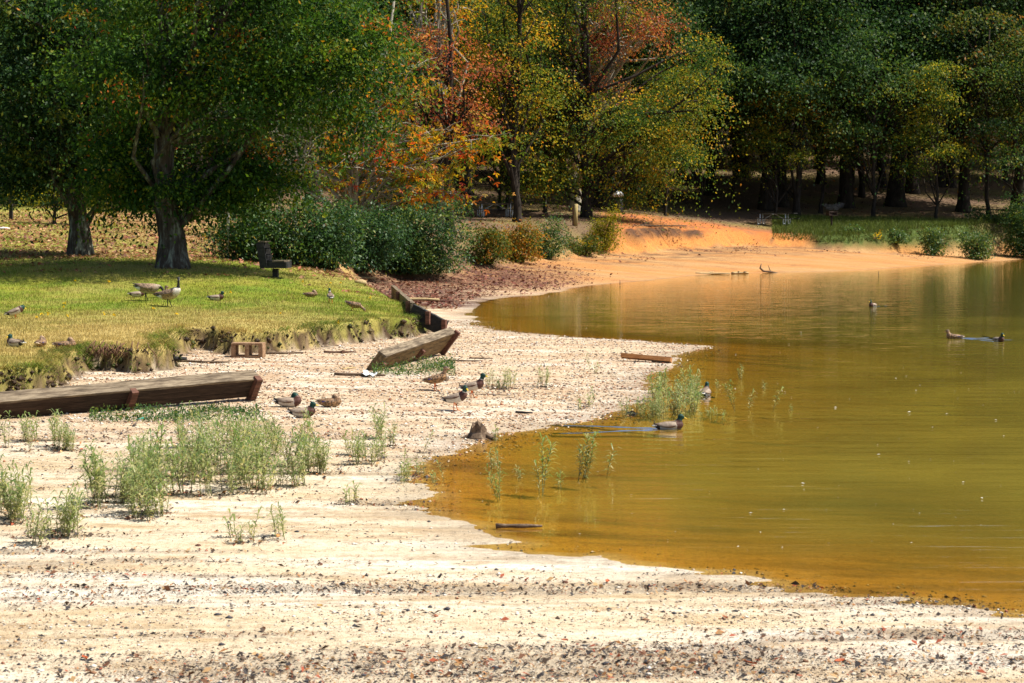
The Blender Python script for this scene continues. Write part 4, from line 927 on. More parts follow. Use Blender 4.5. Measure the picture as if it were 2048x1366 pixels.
for px, py, kind, pose, hd, lb, sz in [
    (912, 821, 'drake', 'stand_side', -18, 'green headed drake standing on the gravel, overlapping the drake behind it', 1.0),
    (946, 796, 'drake', 'stand', -14, 'green headed drake standing behind the other standing drake on the gravel', 1.0),
    (872, 781, 'hen', 'stand', -6, 'brown mottled duck standing on the gravel beside the two standing drakes', 1.0),
    (578, 814, 'drake', 'rest', -6, 'drake resting on the gravel with its head tucked back', 1.05),
    (606, 835, 'drake', 'sit', -8, 'drake sitting on the sand with raised head and yellow bill, near the weeds', 1.0),
    (660, 814, 'hen', 'rest', -4, 'brown mottled duck resting on the gravel beside the two lying drakes', .95),
    (275, 594, 'drake', 'sit_tall', 8, 'drake hidden behind the grazing goose with only head and tail showing', 1.0),
    (322, 594, 'hen', 'sit_tall', 0, 'brown duck half hidden behind the upright goose', 1.0),
    (433, 601, 'drake', 'sit', -4, 'drake sitting in the grass right of the geese', 1.0),
    (622, 594, 'hen', 'rest', 2, 'brown duck lying in the grass left of the drake seen from behind', .9),
    (661, 607, 'drake', 'stand', 104, 'drake seen from behind standing on the lawn between two brown ducks', .95),
    (708, 622, 'hen', 'feed', -10, 'brown duck bending its head to feed in the lawn near the timber edging', 1.0),
    (32, 637, 'drake', 'hunch', 12, 'drake hunched on the lawn with its head drawn in', 1.05),
    (30, 694, 'drake', 'sit_back', 148, 'drake sitting at the lawn edge with its tail towards the brown ducks', 1.0),
    (82, 694, 'hen', 'rest', 82, 'pale brown duck curled up at the lawn edge seen from behind', .95),
    (131, 698, 'hen', 'rest', 3, 'brown striped duck lying at the lawn edge nearest the root hollow', 1.0)]:
    put_bird('mallard_' + ('drake' if kind == 'drake' else 'hen'), kind, pose, at(px, py), hd, lb, s=sz)
put_bird('goose', 'goose', 'goose_stand', at(340, 614), -14, 'brown goose standing upright with black neck and white cheek on the lawn', 'goose')
put_bird('goose', 'goose', 'goose_feed', at(296, 602), 4, 'brown goose grazing with lowered neck behind the upright goose', 'goose')
for (pp, hd), kind, lb in zip(SWIM, ('drake', 'drake', 'drake', 'hen', 'drake'), (
    'drake swimming past the reedy weeds in the shallows', 'drake on the water behind the tall weeds, seen from the tail', 'drake swimming alone far out on the lake', 'brown duck swimming on the lake beside a drake', 'pale breasted drake swimming beside the brown duck')):
    put_bird('mallard_' + ('drake' if kind == 'drake' else 'hen'), kind, 'swim', at_water(*pp), hd, lb, s=1.02)
# bow waves: low glassy ridges of water trailing from each swimming duck
for (pp, hd), ln in zip(SWIM, (2.0, .7, 1.6, 2.2, 2.4)):
    q = at_water(*pp); h = R(hd)
    for sgn in (-1, 1):
        a = h + math.pi + sgn * R(17); dr = Vector((math.cos(a), math.sin(a), 0)); nr_ = Vector((-dr.y, dr.x, 0)); s0 = q + Vector((math.cos(h), math.sin(h), 0)) * .15
        V = []; nseg = 26
        for i in range(nseg + 1):
            f = i / nseg; c = s0 + dr * (ln * f) + nr_ * .03 * math.sin(9 * f + sgn); amp = .016 * (1 - f) ** .8 * min(1, f * 6 + .2) * (.75 + .25 * math.sin(f * 31)); wdt = .05 + .05 * f
            for k_, zz in ((-1, -.004), (-.5, .6), (0, 1), (.5, .55), (1, -.004)): V.append(tuple(c + nr_ * wdt * k_ + Vector((0, 0, max(zz, 0) * amp - (.004 if zz < 0 else 0)))))
        V = np.array(V); n_ = len(V)
        obj('wake_ridge', np_mesh('wake_ridge', V, grid_faces(nseg + 1, 5), WATER_M, True, vattr={'depth': np.full(n_, .6), 'calm': np.full(n_, .4)}), water)
# ------------------------------------------------------------------ timber edging
WOOD_T = grain_mat('weathered_timber', [(.3, (.035, .026, .018)), (.46, (.12, .09, .06)), (.6, (.24, .19, .13)), (.8, (.36, .29, .20))], (1.2, 9, 9), .85, .8, 8, .2, .02, noise=2.2)
WOOD_D = grain_mat('shade_darkened_timber', [(.3, (.016, .011, .009)), (.55, (.045, .030, .022)), (.8, (.09, .06, .042))], (1.2, 9, 9), .9, .8, 8, .15, .02, noise=2.2)  # dark brown wood, with the shade of the overhanging front painted into it
WOOD_B = grain_mat('tan_timber', [(.3, (.05, .035, .02)), (.5, (.15, .105, .055)), (.75, (.28, .20, .10))], (1.2, 9, 9), .9, .8, 8, .15, .02, noise=2.2)
WOOD_R = grain_mat('reddish_timber', [(.3, (.05, .025, .018)), (.55, (.14, .065, .045)), (.8, (.24, .12, .08))], (1.2, 8, 8), .85, .6, 7, .2, .02, noise=2.5)
WOOD_K = grain_mat('black_timber', [(.35, (.012, .012, .013)), (.6, (.03, .028, .028)), (.8, (.07, .065, .06))], (2, 6, 6), .8, .5, 6, .3, .01)
WOOD_N = grain_mat('new_timber', [(.3, (.28, .11, .035)), (.55, (.46, .21, .075)), (.8, (.58, .30, .12))], (1.5, 9, 9), .7, .4, 7, .25, .01, noise=2.0)
WOOD_Y = grain_mat('yellow_post_wood', [(.3, (.26, .19, .07)), (.7, (.45, .35, .16))], (8, 8, 1.2), .8, .4, 6, .2, .01)
ROOT_M = grain_mat('bare_root', [(.3, (.05, .022, .012)), (.7, (.20, .10, .055))], (9, 9, 9), .9, .4)
METAL = grain_mat('galvanised_pipe', [(.3, (.60, .65, .70)), (.7, (.75, .79, .83))], rough=.5, bump=.05, spec=.5)
IRON = grain_mat('rusty_iron', [(.3, (.03, .022, .018)), (.7, (.09, .05, .035))], rough=.8, bump=.2)
CONC = grain_mat('stained_concrete', [(.3, (.16, .085, .045)), (.5, (.28, .17, .10)), (.7, (.42, .30, .19))], (5, 5, 5), .95, .6, 8, .15, .01)
DRIFT = grain_mat('driftwood', [(.3, (.05, .035, .025)), (.55, (.16, .11, .075)), (.8, (.30, .24, .17))], (6, 6, 6), .9, .6, 7, .15, .015)
DRIFT_P = grain_mat('pale_driftwood', [(.3, (.32, .22, .11)), (.6, (.50, .38, .20)), (.8, (.60, .50, .32))], (6, 6, 6), .85, .4, 7, .2, .01)
def px_at(px, py, d): return Vector(((px - CX) / FPX * d, d, px_z(py, d)))
def timber_wall(label, A, B, hgt, lean, nb, posts, th=.16, mat=WOOD_T, postm=WOOD_R, cap=None, ends=0.0):
    """stacked beams from A to B (top edge, world points) leaning towards the viewer; posts = [(fraction, drop)]"""
    d = (B - A).normalized(); rz = math.atan2(d.y, d.x); t = empty('timber_edging', A, rz, label, 'retaining wall')
    n = d.cross(Vector((0, 0, 1))).normalized()
    if n.y > 0: n = -n                                     # towards the lake side
    Q = Matrix.Rotation(-rz, 3, 'Z'); d = Q @ d; n = Q @ n; A = Q @ A; B = Q @ B
    dn = (Vector((0, 0, -1)) - n * lean).normalized()       # down the leaning face
    for i in range(nb):
        o = dn * (hgt / nb) * (i + .5); j = random.uniform(-.02, .02)
        a = o + d * (ends * i * .9 + j); b = (B - A) + o + d * (j * 2)
        MB().beam(a, b, th * random.uniform(.95, 1.05), hgt / nb * .965, -dn, 14, .004).build('timber', mat, t)
    if cap: MB().beam(-dn * .018, (B - A) - dn * .018, th + .02, .035, -dn, 14, .005).build('cap_board', cap, t)
    for f, drop, ov in posts:
        c = (B - A) * f - n * (-th / 2 - .055); MB().beam(c - dn * ov, c + dn * drop, .12, .11, d, 3, .004).build('post', postm, t)
    return t
a = at(-60, 850); b = at(505, 805)
# left wall: long low stack of timbers with its top face to the sky
dA, dB = a.y, b.y
timber_wall('long low wall of weathered timbers leaning over the sand at the left', px_at(-90, 806, dA + .3), px_at(512, 752, dB + .25), .33, .62, 3, [(.545, .36, -.05), (.985, .50, -.02)], th=.23, mat=WOOD_D, cap=WOOD_T)
# middle wall: tilted, broken away at its near end
b = at(880, 712); a = at(750, 745)
timber_wall('broken tilted wall of stacked timbers rising to a corner on the beach', px_at(762, 710, a.y + .3), px_at(905, 662, b.y + .3), .52, .75, 4, [(.02, .66, -.20), (.55, .42, -.22), (.985, .62, -.0)], th=.17, mat=WOOD_B, cap=WOOD_T)
# back wall running away up the edge of the lawn
c = at(893, 668)
for (q0, q1, lb) in (((893, 664), (826, 627), 'dark timber edging running from the broken wall along the lawn'), ((826, 627), (786, 592), 'farther low timber edging at the lawn corner beside the log')):
    A = at(q0[0], q0[1] + 4); B = at(q1[0], q1[1] + 4)
    A = Vector((A.x, A.y, float(land(A.x, A.y)) + .33)); B = Vector((B.x, B.y, max(float(land(B.x, B.y)), .25) + .30))
    timber_wall(lb, A, B, .44, .0, 2, [(.02, .3, .03), (.5, .3, .03)], th=.12, mat=WOOD_K if q0[0] == 893 else WOOD_T)

# ------------------------------------------------------------------ logs, planks, sticks, stump, blocks
def stick(name, label, p, ang, L, r, mat=DRIFT, group=None, cat='stick', bend=.06, n=7, tilt=0.0, forks=1, z=None, sq=1.0):
    t = empty(name, p, R(ang), label, cat, group); mb = MB(); m = 7
    pts = [Vector(((i / (m - 1) - .5) * L, bend * L * math.sin(i * 1.1 + p.x) * .5, r * .75 + max(0, tilt) * (i / (m - 1)) * L)) for i in range(m)]
    mb.tube(pts, [r * (1 - .5 * i / (m - 1)) * random.uniform(.85, 1.15) for i in range(m)], n, sq, rough=.08)
    mb.build('shaft', mat, t, True)
    for _ in range(forks):
        i = random.randint(2, 4); e = pts[i] + Vector((L * random.uniform(.12, .25), L * random.uniform(-.18, .18), r + L * random.uniform(.0, .06)))
        MB().tube([pts[i], pts[i].lerp(e, .5) + Vector((0, 0, r * .5)), e], [r * .55, r * .4, r * .2], 5).build('fork', mat, t, True)
    return t
stick('log', 'long rounded driftwood log on the sand behind the timber edging', at(836, 603), -14, 1.5, .085, DRIFT_P, cat='log', forks=0, bend=.02)
stick('log', 'pale cut pole lying at the lawn corner before the thicket', at(728, 559), 0, .95, .075, DRIFT_P, cat='log', forks=0, bend=0)
stick('driftwood_branch', 'dark branch below the grassy bank left of the concrete block', at(405, 726), -8, 1.1, .035, bend=.12)
stick('driftwood_branch', 'charred stub of wood beside the grassy bank', at(350, 722), 12, .45, .06, WOOD_K, forks=2)
stick('driftwood_branch', 'grey branch lying right of the concrete block', at(565, 708), 9, .9, .03)
stick('driftwood_branch', 'brown stick in front of the eroded lawn bank', at(680, 706), 4, .7, .03, WOOD_R)
stick('driftwood_branch', 'dark branch lying beneath the broken timber wall', at(720, 752), -14, 1.0, .035)
stick('driftwood_branch', 'pale stick leaning at the low end of the broken wall', at(698, 738), 60, .45, .022, DRIFT_P)
stick('driftwood_branch', 'thin dark stick on the sand right of the broken wall', at(925, 723), -2, .75, .022)
stick('driftwood_branch', 'dark stick beyond the thin one on the sand', at(962, 718), -6, .5, .02)
stick('driftwood_branch', 'black curved twig on the gravel below the standing ducks', at(1048, 827), -14, .28, .022, WOOD_K, forks=0)
stick('driftwood_branch', 'thin long twig behind the standing drakes', at(990, 790), -8, .7, .008, forks=0)
stick('driftwood_branch', 'pale driftwood piece lying along the far waterline', at(1425, 549), 4, 1.7, .06, DRIFT_P, forks=1)
stick('driftwood_branch', 'small root lying at the edge of the far sand', at(1480, 548), 20, .9, .07, DRIFT_P, forks=2)
stick('driftwood_branch', 'half sunken log with knots floating in the golden shallows', at_water(1038, 1056), 0, .48, .028, DRIFT, forks=0, bend=.01)
stick('driftwood_branch', 'thin stick on the sand spit edge below the litter', at(880, 604), 2, .9, .05, WOOD_R)
stick('driftwood_branch', 'long fallen branch on the crest of the orange clay bank', at_depth(1300, 110.5), -6, 4.0, .07, DRIFT, forks=2)
# branch that curls up out of the water on the far side
t = empty('water_snag', at_water(1537, 545), 0, 'curled branch sticking out of the water at the far sand', 'branch')
MB().tube([(.5, 0, -.05), (.15, 0, .02), (-.25, 0, .06), (-.42, 0, .22), (-.36, 0, .45)], [.05, .055, .06, .05, .02], 7).build('trunk', DRIFT, t, True)
MB().tube([(.12, 0, 0), (.05, 0, .18), (-.03, 0, .38)], [.03, .02, .01], 6).build('twig', DRIFT, t, True)
for px, py in ((1240, 571), (1757, 551)):
    stick('twig', 'short twig poking out of the far shallows', at_water(px, py), 90, .05, .02, DRIFT, tilt=4, forks=0, cat='twig', group='twigs in the far shallows')
# rotten stump on the near sand
p = at(958, 876); t = empty('tree_stump', p, 0, 'small rotten stump on the sand at the water edge', 'stump')
mb = MB(); n = 14
for j, (z, r) in enumerate(((-.05, .20), (.02, .17), (.09, .13), (.15, .115))):
    for k in range(n):
        th = 2 * math.pi * k / n; rr = r * random.uniform(.8, 1.15); mb.v.append((rr * math.cos(th), rr * math.sin(th), z + (random.uniform(-.05, .06) if j == 3 else 0) + (.04 if j == 3 and math.cos(th) < 0 else 0)))
for j in range(3):
    for k in range(n): mb.f.append((j * n + k, j * n + (k + 1) % n, (j + 1) * n + (k + 1) % n, (j + 1) * n + k))
mb.v.append((0, 0, .07)); mb.f += [(3 * n + k, 3 * n + (k + 1) % n, 4 * n) for k in range(n)]
mb.build('bole', DRIFT, t)
for a_ in (3.4, 5.8, .6): MB().tube([(.1 * math.cos(a_), .1 * math.sin(a_), .04), (.2 * math.cos(a_), .2 * math.sin(a_), .01), (.32 * math.cos(a_), .32 * math.sin(a_), -.03)], [.05, .035, .015], 6).build('root', DRIFT, t, True)
def rock(label, p, s, mat, name='rock', cat='rock', group=None):
    mb = MB(); b = 0; n = 9
    for j in range(6):
        ph = -math.pi / 2 + math.pi * j / 5
        for k in range(n): th = 2 * math.pi * k / n; q = random.uniform(.82, 1.15); mb.v.append((math.cos(th) * math.cos(ph) * s[0] * q, math.sin(th) * math.cos(ph) * s[1] * q, math.sin(ph) * s[2] * q + s[2] * .4))
    for j in range(5):
        for k in range(n): mb.f.append((j * n + k, j * n + (k + 1) % n, (j + 1) * n + (k + 1) % n, (j + 1) * n + k))
    o = mb.build(name, mat, None, True, p); return tag(o, label, cat, group)
rock('black wet clod in the weeds at the water edge', at(1262, 832), (.10, .08, .055), WOOD_K, 'mud_clod', 'clod')
rock('pale yellow rock at the lawn corner by the cut pole', at(722, 568), (.22, .16, .10), DRIFT_P)
rock('white flat stone at the back of the lawn', at(6, 458), (.30, .25, .06), WHITE_M)
rock('small brown stone beside the standing brown duck', at(892, 762), (.05, .045, .05), DRIFT)
rock('orange stone at the tip of the gravel by the weeds', at(1305, 786), (.055, .045, .03), WOOD_N)
for px, py in ((205, 884), (217, 888), (396, 1092), (1130, 1166), (975, 1010), (640, 1130)):
    rock('palm sized brown stone lying on the sand', at(px, py), (.028, .022, .015), WOOD_R, 'beach_stone', 'stone', 'brown stones on the sand')
# squared plank jutting over the water with nails
A = at(1243, 722); p = Vector((A.x, A.y, max(A.z, 0)))
t = empty('plank', p, 0, 'orange brown squared plank with nails propped at the water edge', 'plank')
s = p.y / FPX; e = Vector((98 * s, -.25, -.045 ))
mb = MB(); mb.beam((0, 0, .115), e + Vector((0, 0, .085)), .24, .085, (0, .25, 1), 8, .003); mb.build('board', WOOD_N, t)
mb = MB(); mb.beam(e * .36 + Vector((0, -.02, .1555)), e * .58 + Vector((0, .01, .145)), .05, .006, (0, .25, 1), 5, .004); mb.build('rot_hole', WOOD_K, t)
mb = MB(); mb.beam(e * .62 + Vector((0, .02, .03)), e * .98 + Vector((0, .02, .025)), .16, .10, (0, 0, 1), 4, .012); mb.build('under_block', DRIFT, t)
for f, z0, z1 in ((.07, .13, .235), (.34, -.0, .09), (.47, -.0, .09)): MB().tube([e * f + Vector((.012, -.05, z0)), e * f + Vector((-.005, -.05, z1))], .008, 6).build('nail', IRON, t)
# concrete block
p = at(497, 714); t = empty('concrete_block', p, R(-4), 'brown stained hollow concrete block below the grassy bank', 'block')
mb = MB(); W, H, Dp = .66, .30, .34
mb.box((0, 0, H - .02), (W, Dp, .04)); mb.box((0, 0, .02), (W, Dp, .04))
mb.build('shell', CONC, t)
for xx in (-W / 2 + .045, 0, W / 2 - .045): MB().box((xx, 0, H / 2), (.09, Dp - .008, H - .081)).build('web', CONC, t)
# black timber bench by the thicket, seen from its end
p = at(547, 556); k = p.y / FPX; t = empty('park_bench', p, R(-6), 'black timber bench with a boxy upright back beside the thicket', 'bench')
MB().box((.02, .2, .10), (.16, .16, .34)).build('post', WOOD_K, t)
for i in range(4): MB().box((.02 + (i - 1.5) * .125 + .11, .18, .50), (.115, .74, .045), jit=.003).build('seat_plank', WOOD_T if i > 0 else WOOD_K, t)
MB().box((.12, -.17, .385), (.62, .06, .18), jit=.003).build('apron', WOOD_K, t); MB().box((.12, .53, .385), (.62, .06, .18), jit=.003).build('apron', WOOD_K, t); MB().box((.42, .18, .385), (.05, .64, .175)).build('apron', WOOD_K, t)
for yy in (-.20, .50): MB().beam((-.24, yy, .30), (-.36, yy, 1.05), .07, .22, (1, 0, .15), 2).build('back_post', WOOD_K, t)
for i in range(3): MB().beam((-.17 - i * .035, -.16, .60 + i * .18), (-.17 - i * .035, .46, .60 + i * .18), .05, .15, (.2, 0, 1), 2).build('back_plank', WOOD_K, t)
MB().beam((-.30, -.22, 1.07), (-.30, .52, 1.07), .24, .03, (0, 0, 1), 2).build('top_rail', WOOD_T, t)
# posts and stakes
def post(name, label, p, h, r, mat, cat='post', square=False, cap=None):
    t = empty(name, p, 0, label, cat); mb = MB()
    if square: mb.beam((0, 0, -.1), (.02, 0, h), r * 2, r * 2, (0, 1, 0), 4, .004)
    else: mb.tube([(0, 0, -.1), (0, 0, h * .5), (.02, 0, h)], [r, r * .98, r * .95], 10)
    mb.build('shaft', mat, t, not square)
    if cap: MB().tube([(.02, 0, h), (.02, 0, h + .05)], r * 1.06, 10).build('cap', cap, t)
    return t
p = at_depth(1151, 107); post('wooden_post', 'yellowish round wooden post between the bushes on the shore bank', p, px_z(408, 107) - p.z, .11, WOOD_Y)
p = at_depth(1146, 107.4); post('sign_board_post', 'thin reddish board standing behind the round wooden post', p, px_z(412, 107.4) - p.z, .05, WOOD_R, square=True)
p = at(22, 440); post('wooden_post', 'dark square post at the back of the lawn', p, 62 * p.y / FPX, .07, WOOD_K, square=True)
p = at_depth(456, 66.2); post('stake', 'thin white stake standing in the goldenrod', p, px_z(420, 66.2) - p.z, .035, WHITE_M, 'stake', True)
p = at_depth(675, 71); post('stake', 'short dark stake in front of the thicket', p, .55, .05, WOOD_K, 'stake', True)
p = at_depth(1450, 158); post('road_post', 'pale topped stubby post up in the wood', p, 1.0, .17, WOOD_Y, cap=WHITE_M)
# pale rail of the road beyond the wood
p = at_depth(1450, 176); t = empty('guard_rail', p, 0, 'pale guard rail of the road seen through the wood', 'guard rail')
zr = px_z(287, 176) - p.z
MB().beam((-3.5, 0, zr), (4, 0, zr + .1), .08, .3, (0, 0, 1), 6).build('rail', METAL, t)
for xx in (-3, 0, 3): MB().box((xx, .1, zr / 2 - .2), (.14, .1, zr + .4)).build('rail_post', METAL, t)
# picnic tables
def picnic(label, p, rz, L=2.6):
    t = empty('picnic_table', p, rz, label, 'picnic table')
    for i in range(4): MB().box((0, (i - 1.5) * .19, .76), (L, .175, .045)).build('table_plank', WOOD_K, t)
    for sgn in (-1, 1):
        for i in range(2): MB().box((0, sgn * (.68 + i * .15), .44), (L, .135, .04)).build('bench_plank', WOOD_K, t)
    for sx in (-.82, .82):
        for sgn in (-1, 1):
            MB().tube([(sx, sgn * .28, .74), (sx, sgn * .30, .0)], .035, 8).build('leg', METAL, t, True)
            MB().tube([(sx, sgn * .75, .42), (sx, sgn * .75, .0)], .03, 8).build('bench_leg', METAL, t, True)
            MB().tube([(sx, sgn * .30, .12), (sx, sgn * .75, .12)], .02, 6).build('foot_bar', METAL, t, True)
        MB().tube([(sx * .97, 0, .72), (sx * .2, 0, .72), (0, 0, .70)], .018, 6).build('brace', METAL, t, True)
        MB().tube([(sx, 0, .32), (sx * .1, 0, .70)], .018, 6).build('diagonal_brace', METAL, t, True)
    return t
picnic('picnic table with pale metal legs above the orange sand across the water', at(1548, 451), R(-24), 2.8)
picnic('picnic table with metal legs in the shade behind the autumn bushes', at(990, 434), R(14), 3.2)
# barrel and grill in the wood
p = at_depth(1233, 121); t = empty('litter_barrel', p, 0, 'dark litter barrel with a rounded pale lid under the trees', 'bin')
MB().tube([(0, 0, 0), (0, 0, .1), (0, 0, .55), (0, 0, .95)], [.36, .38, .39, .37], 18).build('drum', WOOD_K, t, True)
MB().tube([(0, 0, .95), (0, 0, 1.12), (0, 0, 1.28), (0, 0, 1.36)], [.40, .38, .26, .05], 18).build('lid', METAL, t, True)
p = at_depth(1662, 124.5); t = empty('park_grill', p, R(20), 'black pedestal grill with a wisp of smoke near the far picnic table', 'grill')
MB().tube([(0, 0, -.05), (0, 0, .78)], .06, 10).build('pedestal', IRON, t, True)
for s_, c_ in (((.55, .42, .03), (0, 0, .80)), ((.55, .03, .25), (0, .2, .93)), ((.03, .42, .25), (-.27, 0, .93)), ((.03, .42, .25), (.27, 0, .93))): MB().box(c_, s_).build('firebox_plate', IRON, t)
for i in range(6): MB().tube([(-.25, -.18 + i * .07, 1.0), (.25, -.18 + i * .07, 1.0)], .01, 5).build('grate_bar', IRON, t)
# litter
def scrap(name, label, p, s, mat, cat):
    m = 5; V = []; F = []
    for i in range(m):
        for j in range(4): V.append((p.x + (i / (m - 1) - .5) * s[0] + random.gauss(0, .008), p.y + (j / 3 - .5) * s[1] + random.gauss(0, .008), p.z + .012 + abs(random.gauss(0, s[2]))))
    return tag(obj(name, np_mesh(name, V, grid_faces(m, 4), mat, False)), label, cat)
PLAST = grain_mat('clear_plastic', [(.3, (.55, .62, .66)), (.7, (.75, .78, .8))], rough=.2, bump=.1, spec=.7)
TEAL = grain_mat('teal_plastic', [(.3, (.02, .26, .20)), (.7, (.04, .36, .28))], rough=.35, bump=0, spec=.5)
scrap('plastic_bag', 'crumpled pale plastic bag beside the broken timber wall', at(740, 754), (.26, .25, .05), PLAST, 'litter')
scrap('plastic_scrap', 'small teal plastic scrap under the long timber wall', at(284, 840), (.16, .07, .02), TEAL, 'litter')
scrap('plastic_scrap', 'pale blue plastic scrap by the branch at the grassy bank', at(385, 730), (.14, .10, .02), PLAST, 'litter')
# single fallen leaves in the foreground
for px, py, c in ((1130, 1284, 0), (800, 1307, 0), (1450, 1238, 0), (1680, 1326, 0), (965, 1300, 1), (45, 1256, 1), (1215, 1166, 0), (170, 1320, 0), (1500, 1330, 0), (640, 1215, 1)):
    q = at(px, py); a_ = random.uniform(0, 6.28); L_ = random.uniform(.05, .09); u_ = Vector((math.cos(a_), math.sin(a_) , .1)); v_ = Vector((-math.sin(a_), math.cos(a_), .15)); V = []
    for f, wd_ in ((-.6, .004), (-.5, .004), (-.35, .16), (0, .28), (.3, .18), (.5, .01)):
        for k_, up_ in ((-1, .12), (0, 0), (1, .16)): V.append(tuple(q + u_ * f * L_ + v_ * wd_ * k_ * L_ + Vector((0, 0, .012 + (up_ + .15 * f * f) * L_))))
    mt = grain_mat('dry_leaf', [(.3, (.30, .05, .02)), (.7, (.45, .12, .03))] if c == 0 else [(.3, (.45, .24, .06)), (.7, (.6, .38, .12))], (20, 20, 20), .6, .3)
    tag(obj('fallen_leaf', np_mesh('fallen_leaf', V, grid_faces(6, 3), mt)), 'curled russet leaf lying on the near sand' if c == 0 else 'pale yellow leaf lying on the near sand', 'leaf', 'russet leaves on the near sand' if c == 0 else 'yellow leaves on the near sand')

# ------------------------------------------------------------------ willowy weeds on the sand and in the shallows
WEED_L = leaf_mat('weed_leaf', [(0, (.09, .155, .045)), (.45, (.20, .255, .09)), (.8, (.40, .39, .19)), (1, (.58, .50, .27))], .35, rough=.42, spec=.4)
def weed(name, nst, h, spread, dens=1.0, low=.15, ll=.105):
    root = empty(name); mb = MB(); LV = []; LT = []
    for s_ in range(nst):
        a = random.uniform(0, 6.28); r0 = random.uniform(0, spread * .5); b = Vector((r0 * math.cos(a), r0 * math.sin(a), -.02))
        hh = h * random.uniform(.6, 1.08); ln = Vector((random.gauss(0, .10), random.gauss(0, .10), 1)); e = b + ln * hh
        m = b.lerp(e, .5) + Vector((random.gauss(0, .012), random.gauss(0, .012), 0))
        mb.tube([b, m, e], [.0042, .0035, .0018], 4, cap=False)
        k = int(30 * dens * hh / .5)
        for i in range(k):
            f = low + (1 - low) * (i + random.random()) / k; c = (b.lerp(m, f * 2) if f < .5 else m.lerp(e, f * 2 - 1))
            th = i * 2.4 + random.uniform(-.3, .3); L = ll * random.uniform(.6, 1.25) * (1.15 - .5 * abs(f - .7)); w_ = L * .075
            dr = Vector((math.cos(th), math.sin(th), 0)); sd = Vector((-dr.y, dr.x, 0)); el = random.uniform(.5, 1.0) if f < .93 else 1.4
            p1 = c + dr * L * .45 + Vector((0, 0, L * .42 * el)); p2 = c + dr * L * .95 + Vector((0, 0, L * random.uniform(.05, .45) * el))
            LV += [c - sd * w_ * .4, c + sd * w_ * .4, p1 + sd * w_, p1 - sd * w_, p2 + sd * w_ * .15, p2 - sd * w_ * .15]; LT.append(min(1, max(0, random.gauss(.38 + .42 * (1 - f), .22))))
    mb.build('stems', M_STEM, root)
    n = len(LT); i0 = np.arange(n) * 6
    F = np.stack([np.stack([i0, i0 + 1, i0 + 2, i0 + 3], 1), np.stack([i0 + 3, i0 + 2, i0 + 4, i0 + 5], 1)], 1).reshape(-1, 4)
    obj('leaves', np_mesh('leaves', np.array([tuple(v) for v in LV]), F, WEED_L, fattr={'tone': np.repeat(LT, 2)}), root)
    return root
WP = [weed('willowy_weed', 4, .50, .16), weed('willowy_weed', 3, .58, .12), weed('willowy_weed', 5, .40, .2), weed('willowy_weed', 1, .50, .02, 1.2), weed('willowy_weed', 2, .62, .08, 1.3, .3, .11), weed('willowy_weed', 3, .26, .16, 1.0), weed('willowy_weed', 4, .42, .30, .7, .3, .10), weed('willowy_weed', 2, .66, .12, .8, .25, .12)]
WPOS = []
wused = [False] * len(WP)
def put_weed(px, py, k, s, label, group=None, in_water=False, p=None):
    t = WP[k] if not wused[k] else copy_tree(WP[k]); wused[k] = True
    p = p or (at_water(px, py) if in_water else at(px, py)); t.location = (p.x, p.y, p.z - (.03 if in_water else .0)); t.rotation_euler = (random.gauss(0, .13), random.gauss(0, .13), random.uniform(0, 6.28)); t.scale = (s, s, s)
    tag(t, label, 'weed', group); WPOS.append((p.x, p.y, in_water))
def weed_patch(box, n, ks, s, label, group):
    """box: foot area (x0, x1, y0, y1) of the patch on the sand"""
    x0, x1, y0, y1 = box; cs = [at(a_, b_) for a_, b_ in ((x0, y0), (x1, y0), (x1, y1), (x0, y1))]
    for _ in range(n):
        u_, v_ = random.random(), random.random(); q = cs[0].lerp(cs[1], u_).lerp(cs[3].lerp(cs[2], u_), v_)
        put_weed(0, 0, random.choice(ks), s * random.uniform(.75, 1.2), label, group, p=Vector((q.x, q.y, float(land(q.x, q.y)))))
weed_patch((180, 330, 985, 1045), 20, (0, 2, 1, 6, 7), 1.06, 'leafy weed in the near left lobe of the dense patch', 'weeds of the near left lobe')
weed_patch((270, 530, 935, 1005), 46, (0, 1, 2, 6, 6, 7), 1.12, 'leafy weed in the middle of the dense patch on the sand', 'weeds of the dense patch')
weed_patch((360, 570, 890, 945), 26, (0, 1, 2), 1.06, 'leafy weed at the back of the dense patch on the sand', 'weeds at the back of the dense patch')
weed_patch((555, 655, 925, 975), 13, (0, 1, 2), 1.06, 'leafy weed at the right end of the dense patch', 'weeds of the right end of the patch')
weed_patch((430, 620, 870, 890), 6, (2, 5), 0.89, 'short weed behind the dense patch', 'short weeds behind the patch')
weed_patch((0, 170, 880, 905), 13, (0, 2, 1), 0.84, 'pale weed growing in front of the long timber wall', 'weeds before the long timber wall')
weed_patch((-20, 60, 1005, 1050), 10, (0, 1, 2), 1.06, 'weed in the patch at the left end of the sand', 'weeds of the left patch')
weed_patch((55, 150, 1060, 1090), 7, (5, 2), 0.95, 'low weed at the rut in the sand', 'low weeds at the rut')
weed_patch((470, 570, 1070, 1090), 6, (5, 2, 3), 0.95, 'weed rooted in a dark tuft on the near sand', 'weeds of the dark tuft')
weed_patch((700, 775, 905, 930), 7, (0, 2), 0.84, 'weed in the thin patch on the white sand', 'weeds of the thin patch')
weed_patch((755, 800, 870, 895), 4, (0, 1), 0.95, 'upright weed on the sand near the stump', 'upright weeds near the stump')
put_weed(846, 905, 3, .8, 'single stemmed weed standing alone on the white sand')
weed_patch((800, 900, 945, 975), 9, (5, 2, 3), 0.78, 'bent weed at the corner of the inlet', 'weeds at the inlet corner')
weed_patch((700, 720, 1000, 1012), 2, (5,), 0.89, 'small thin weed on the streaked sand', 'thin weeds on the streaked sand')
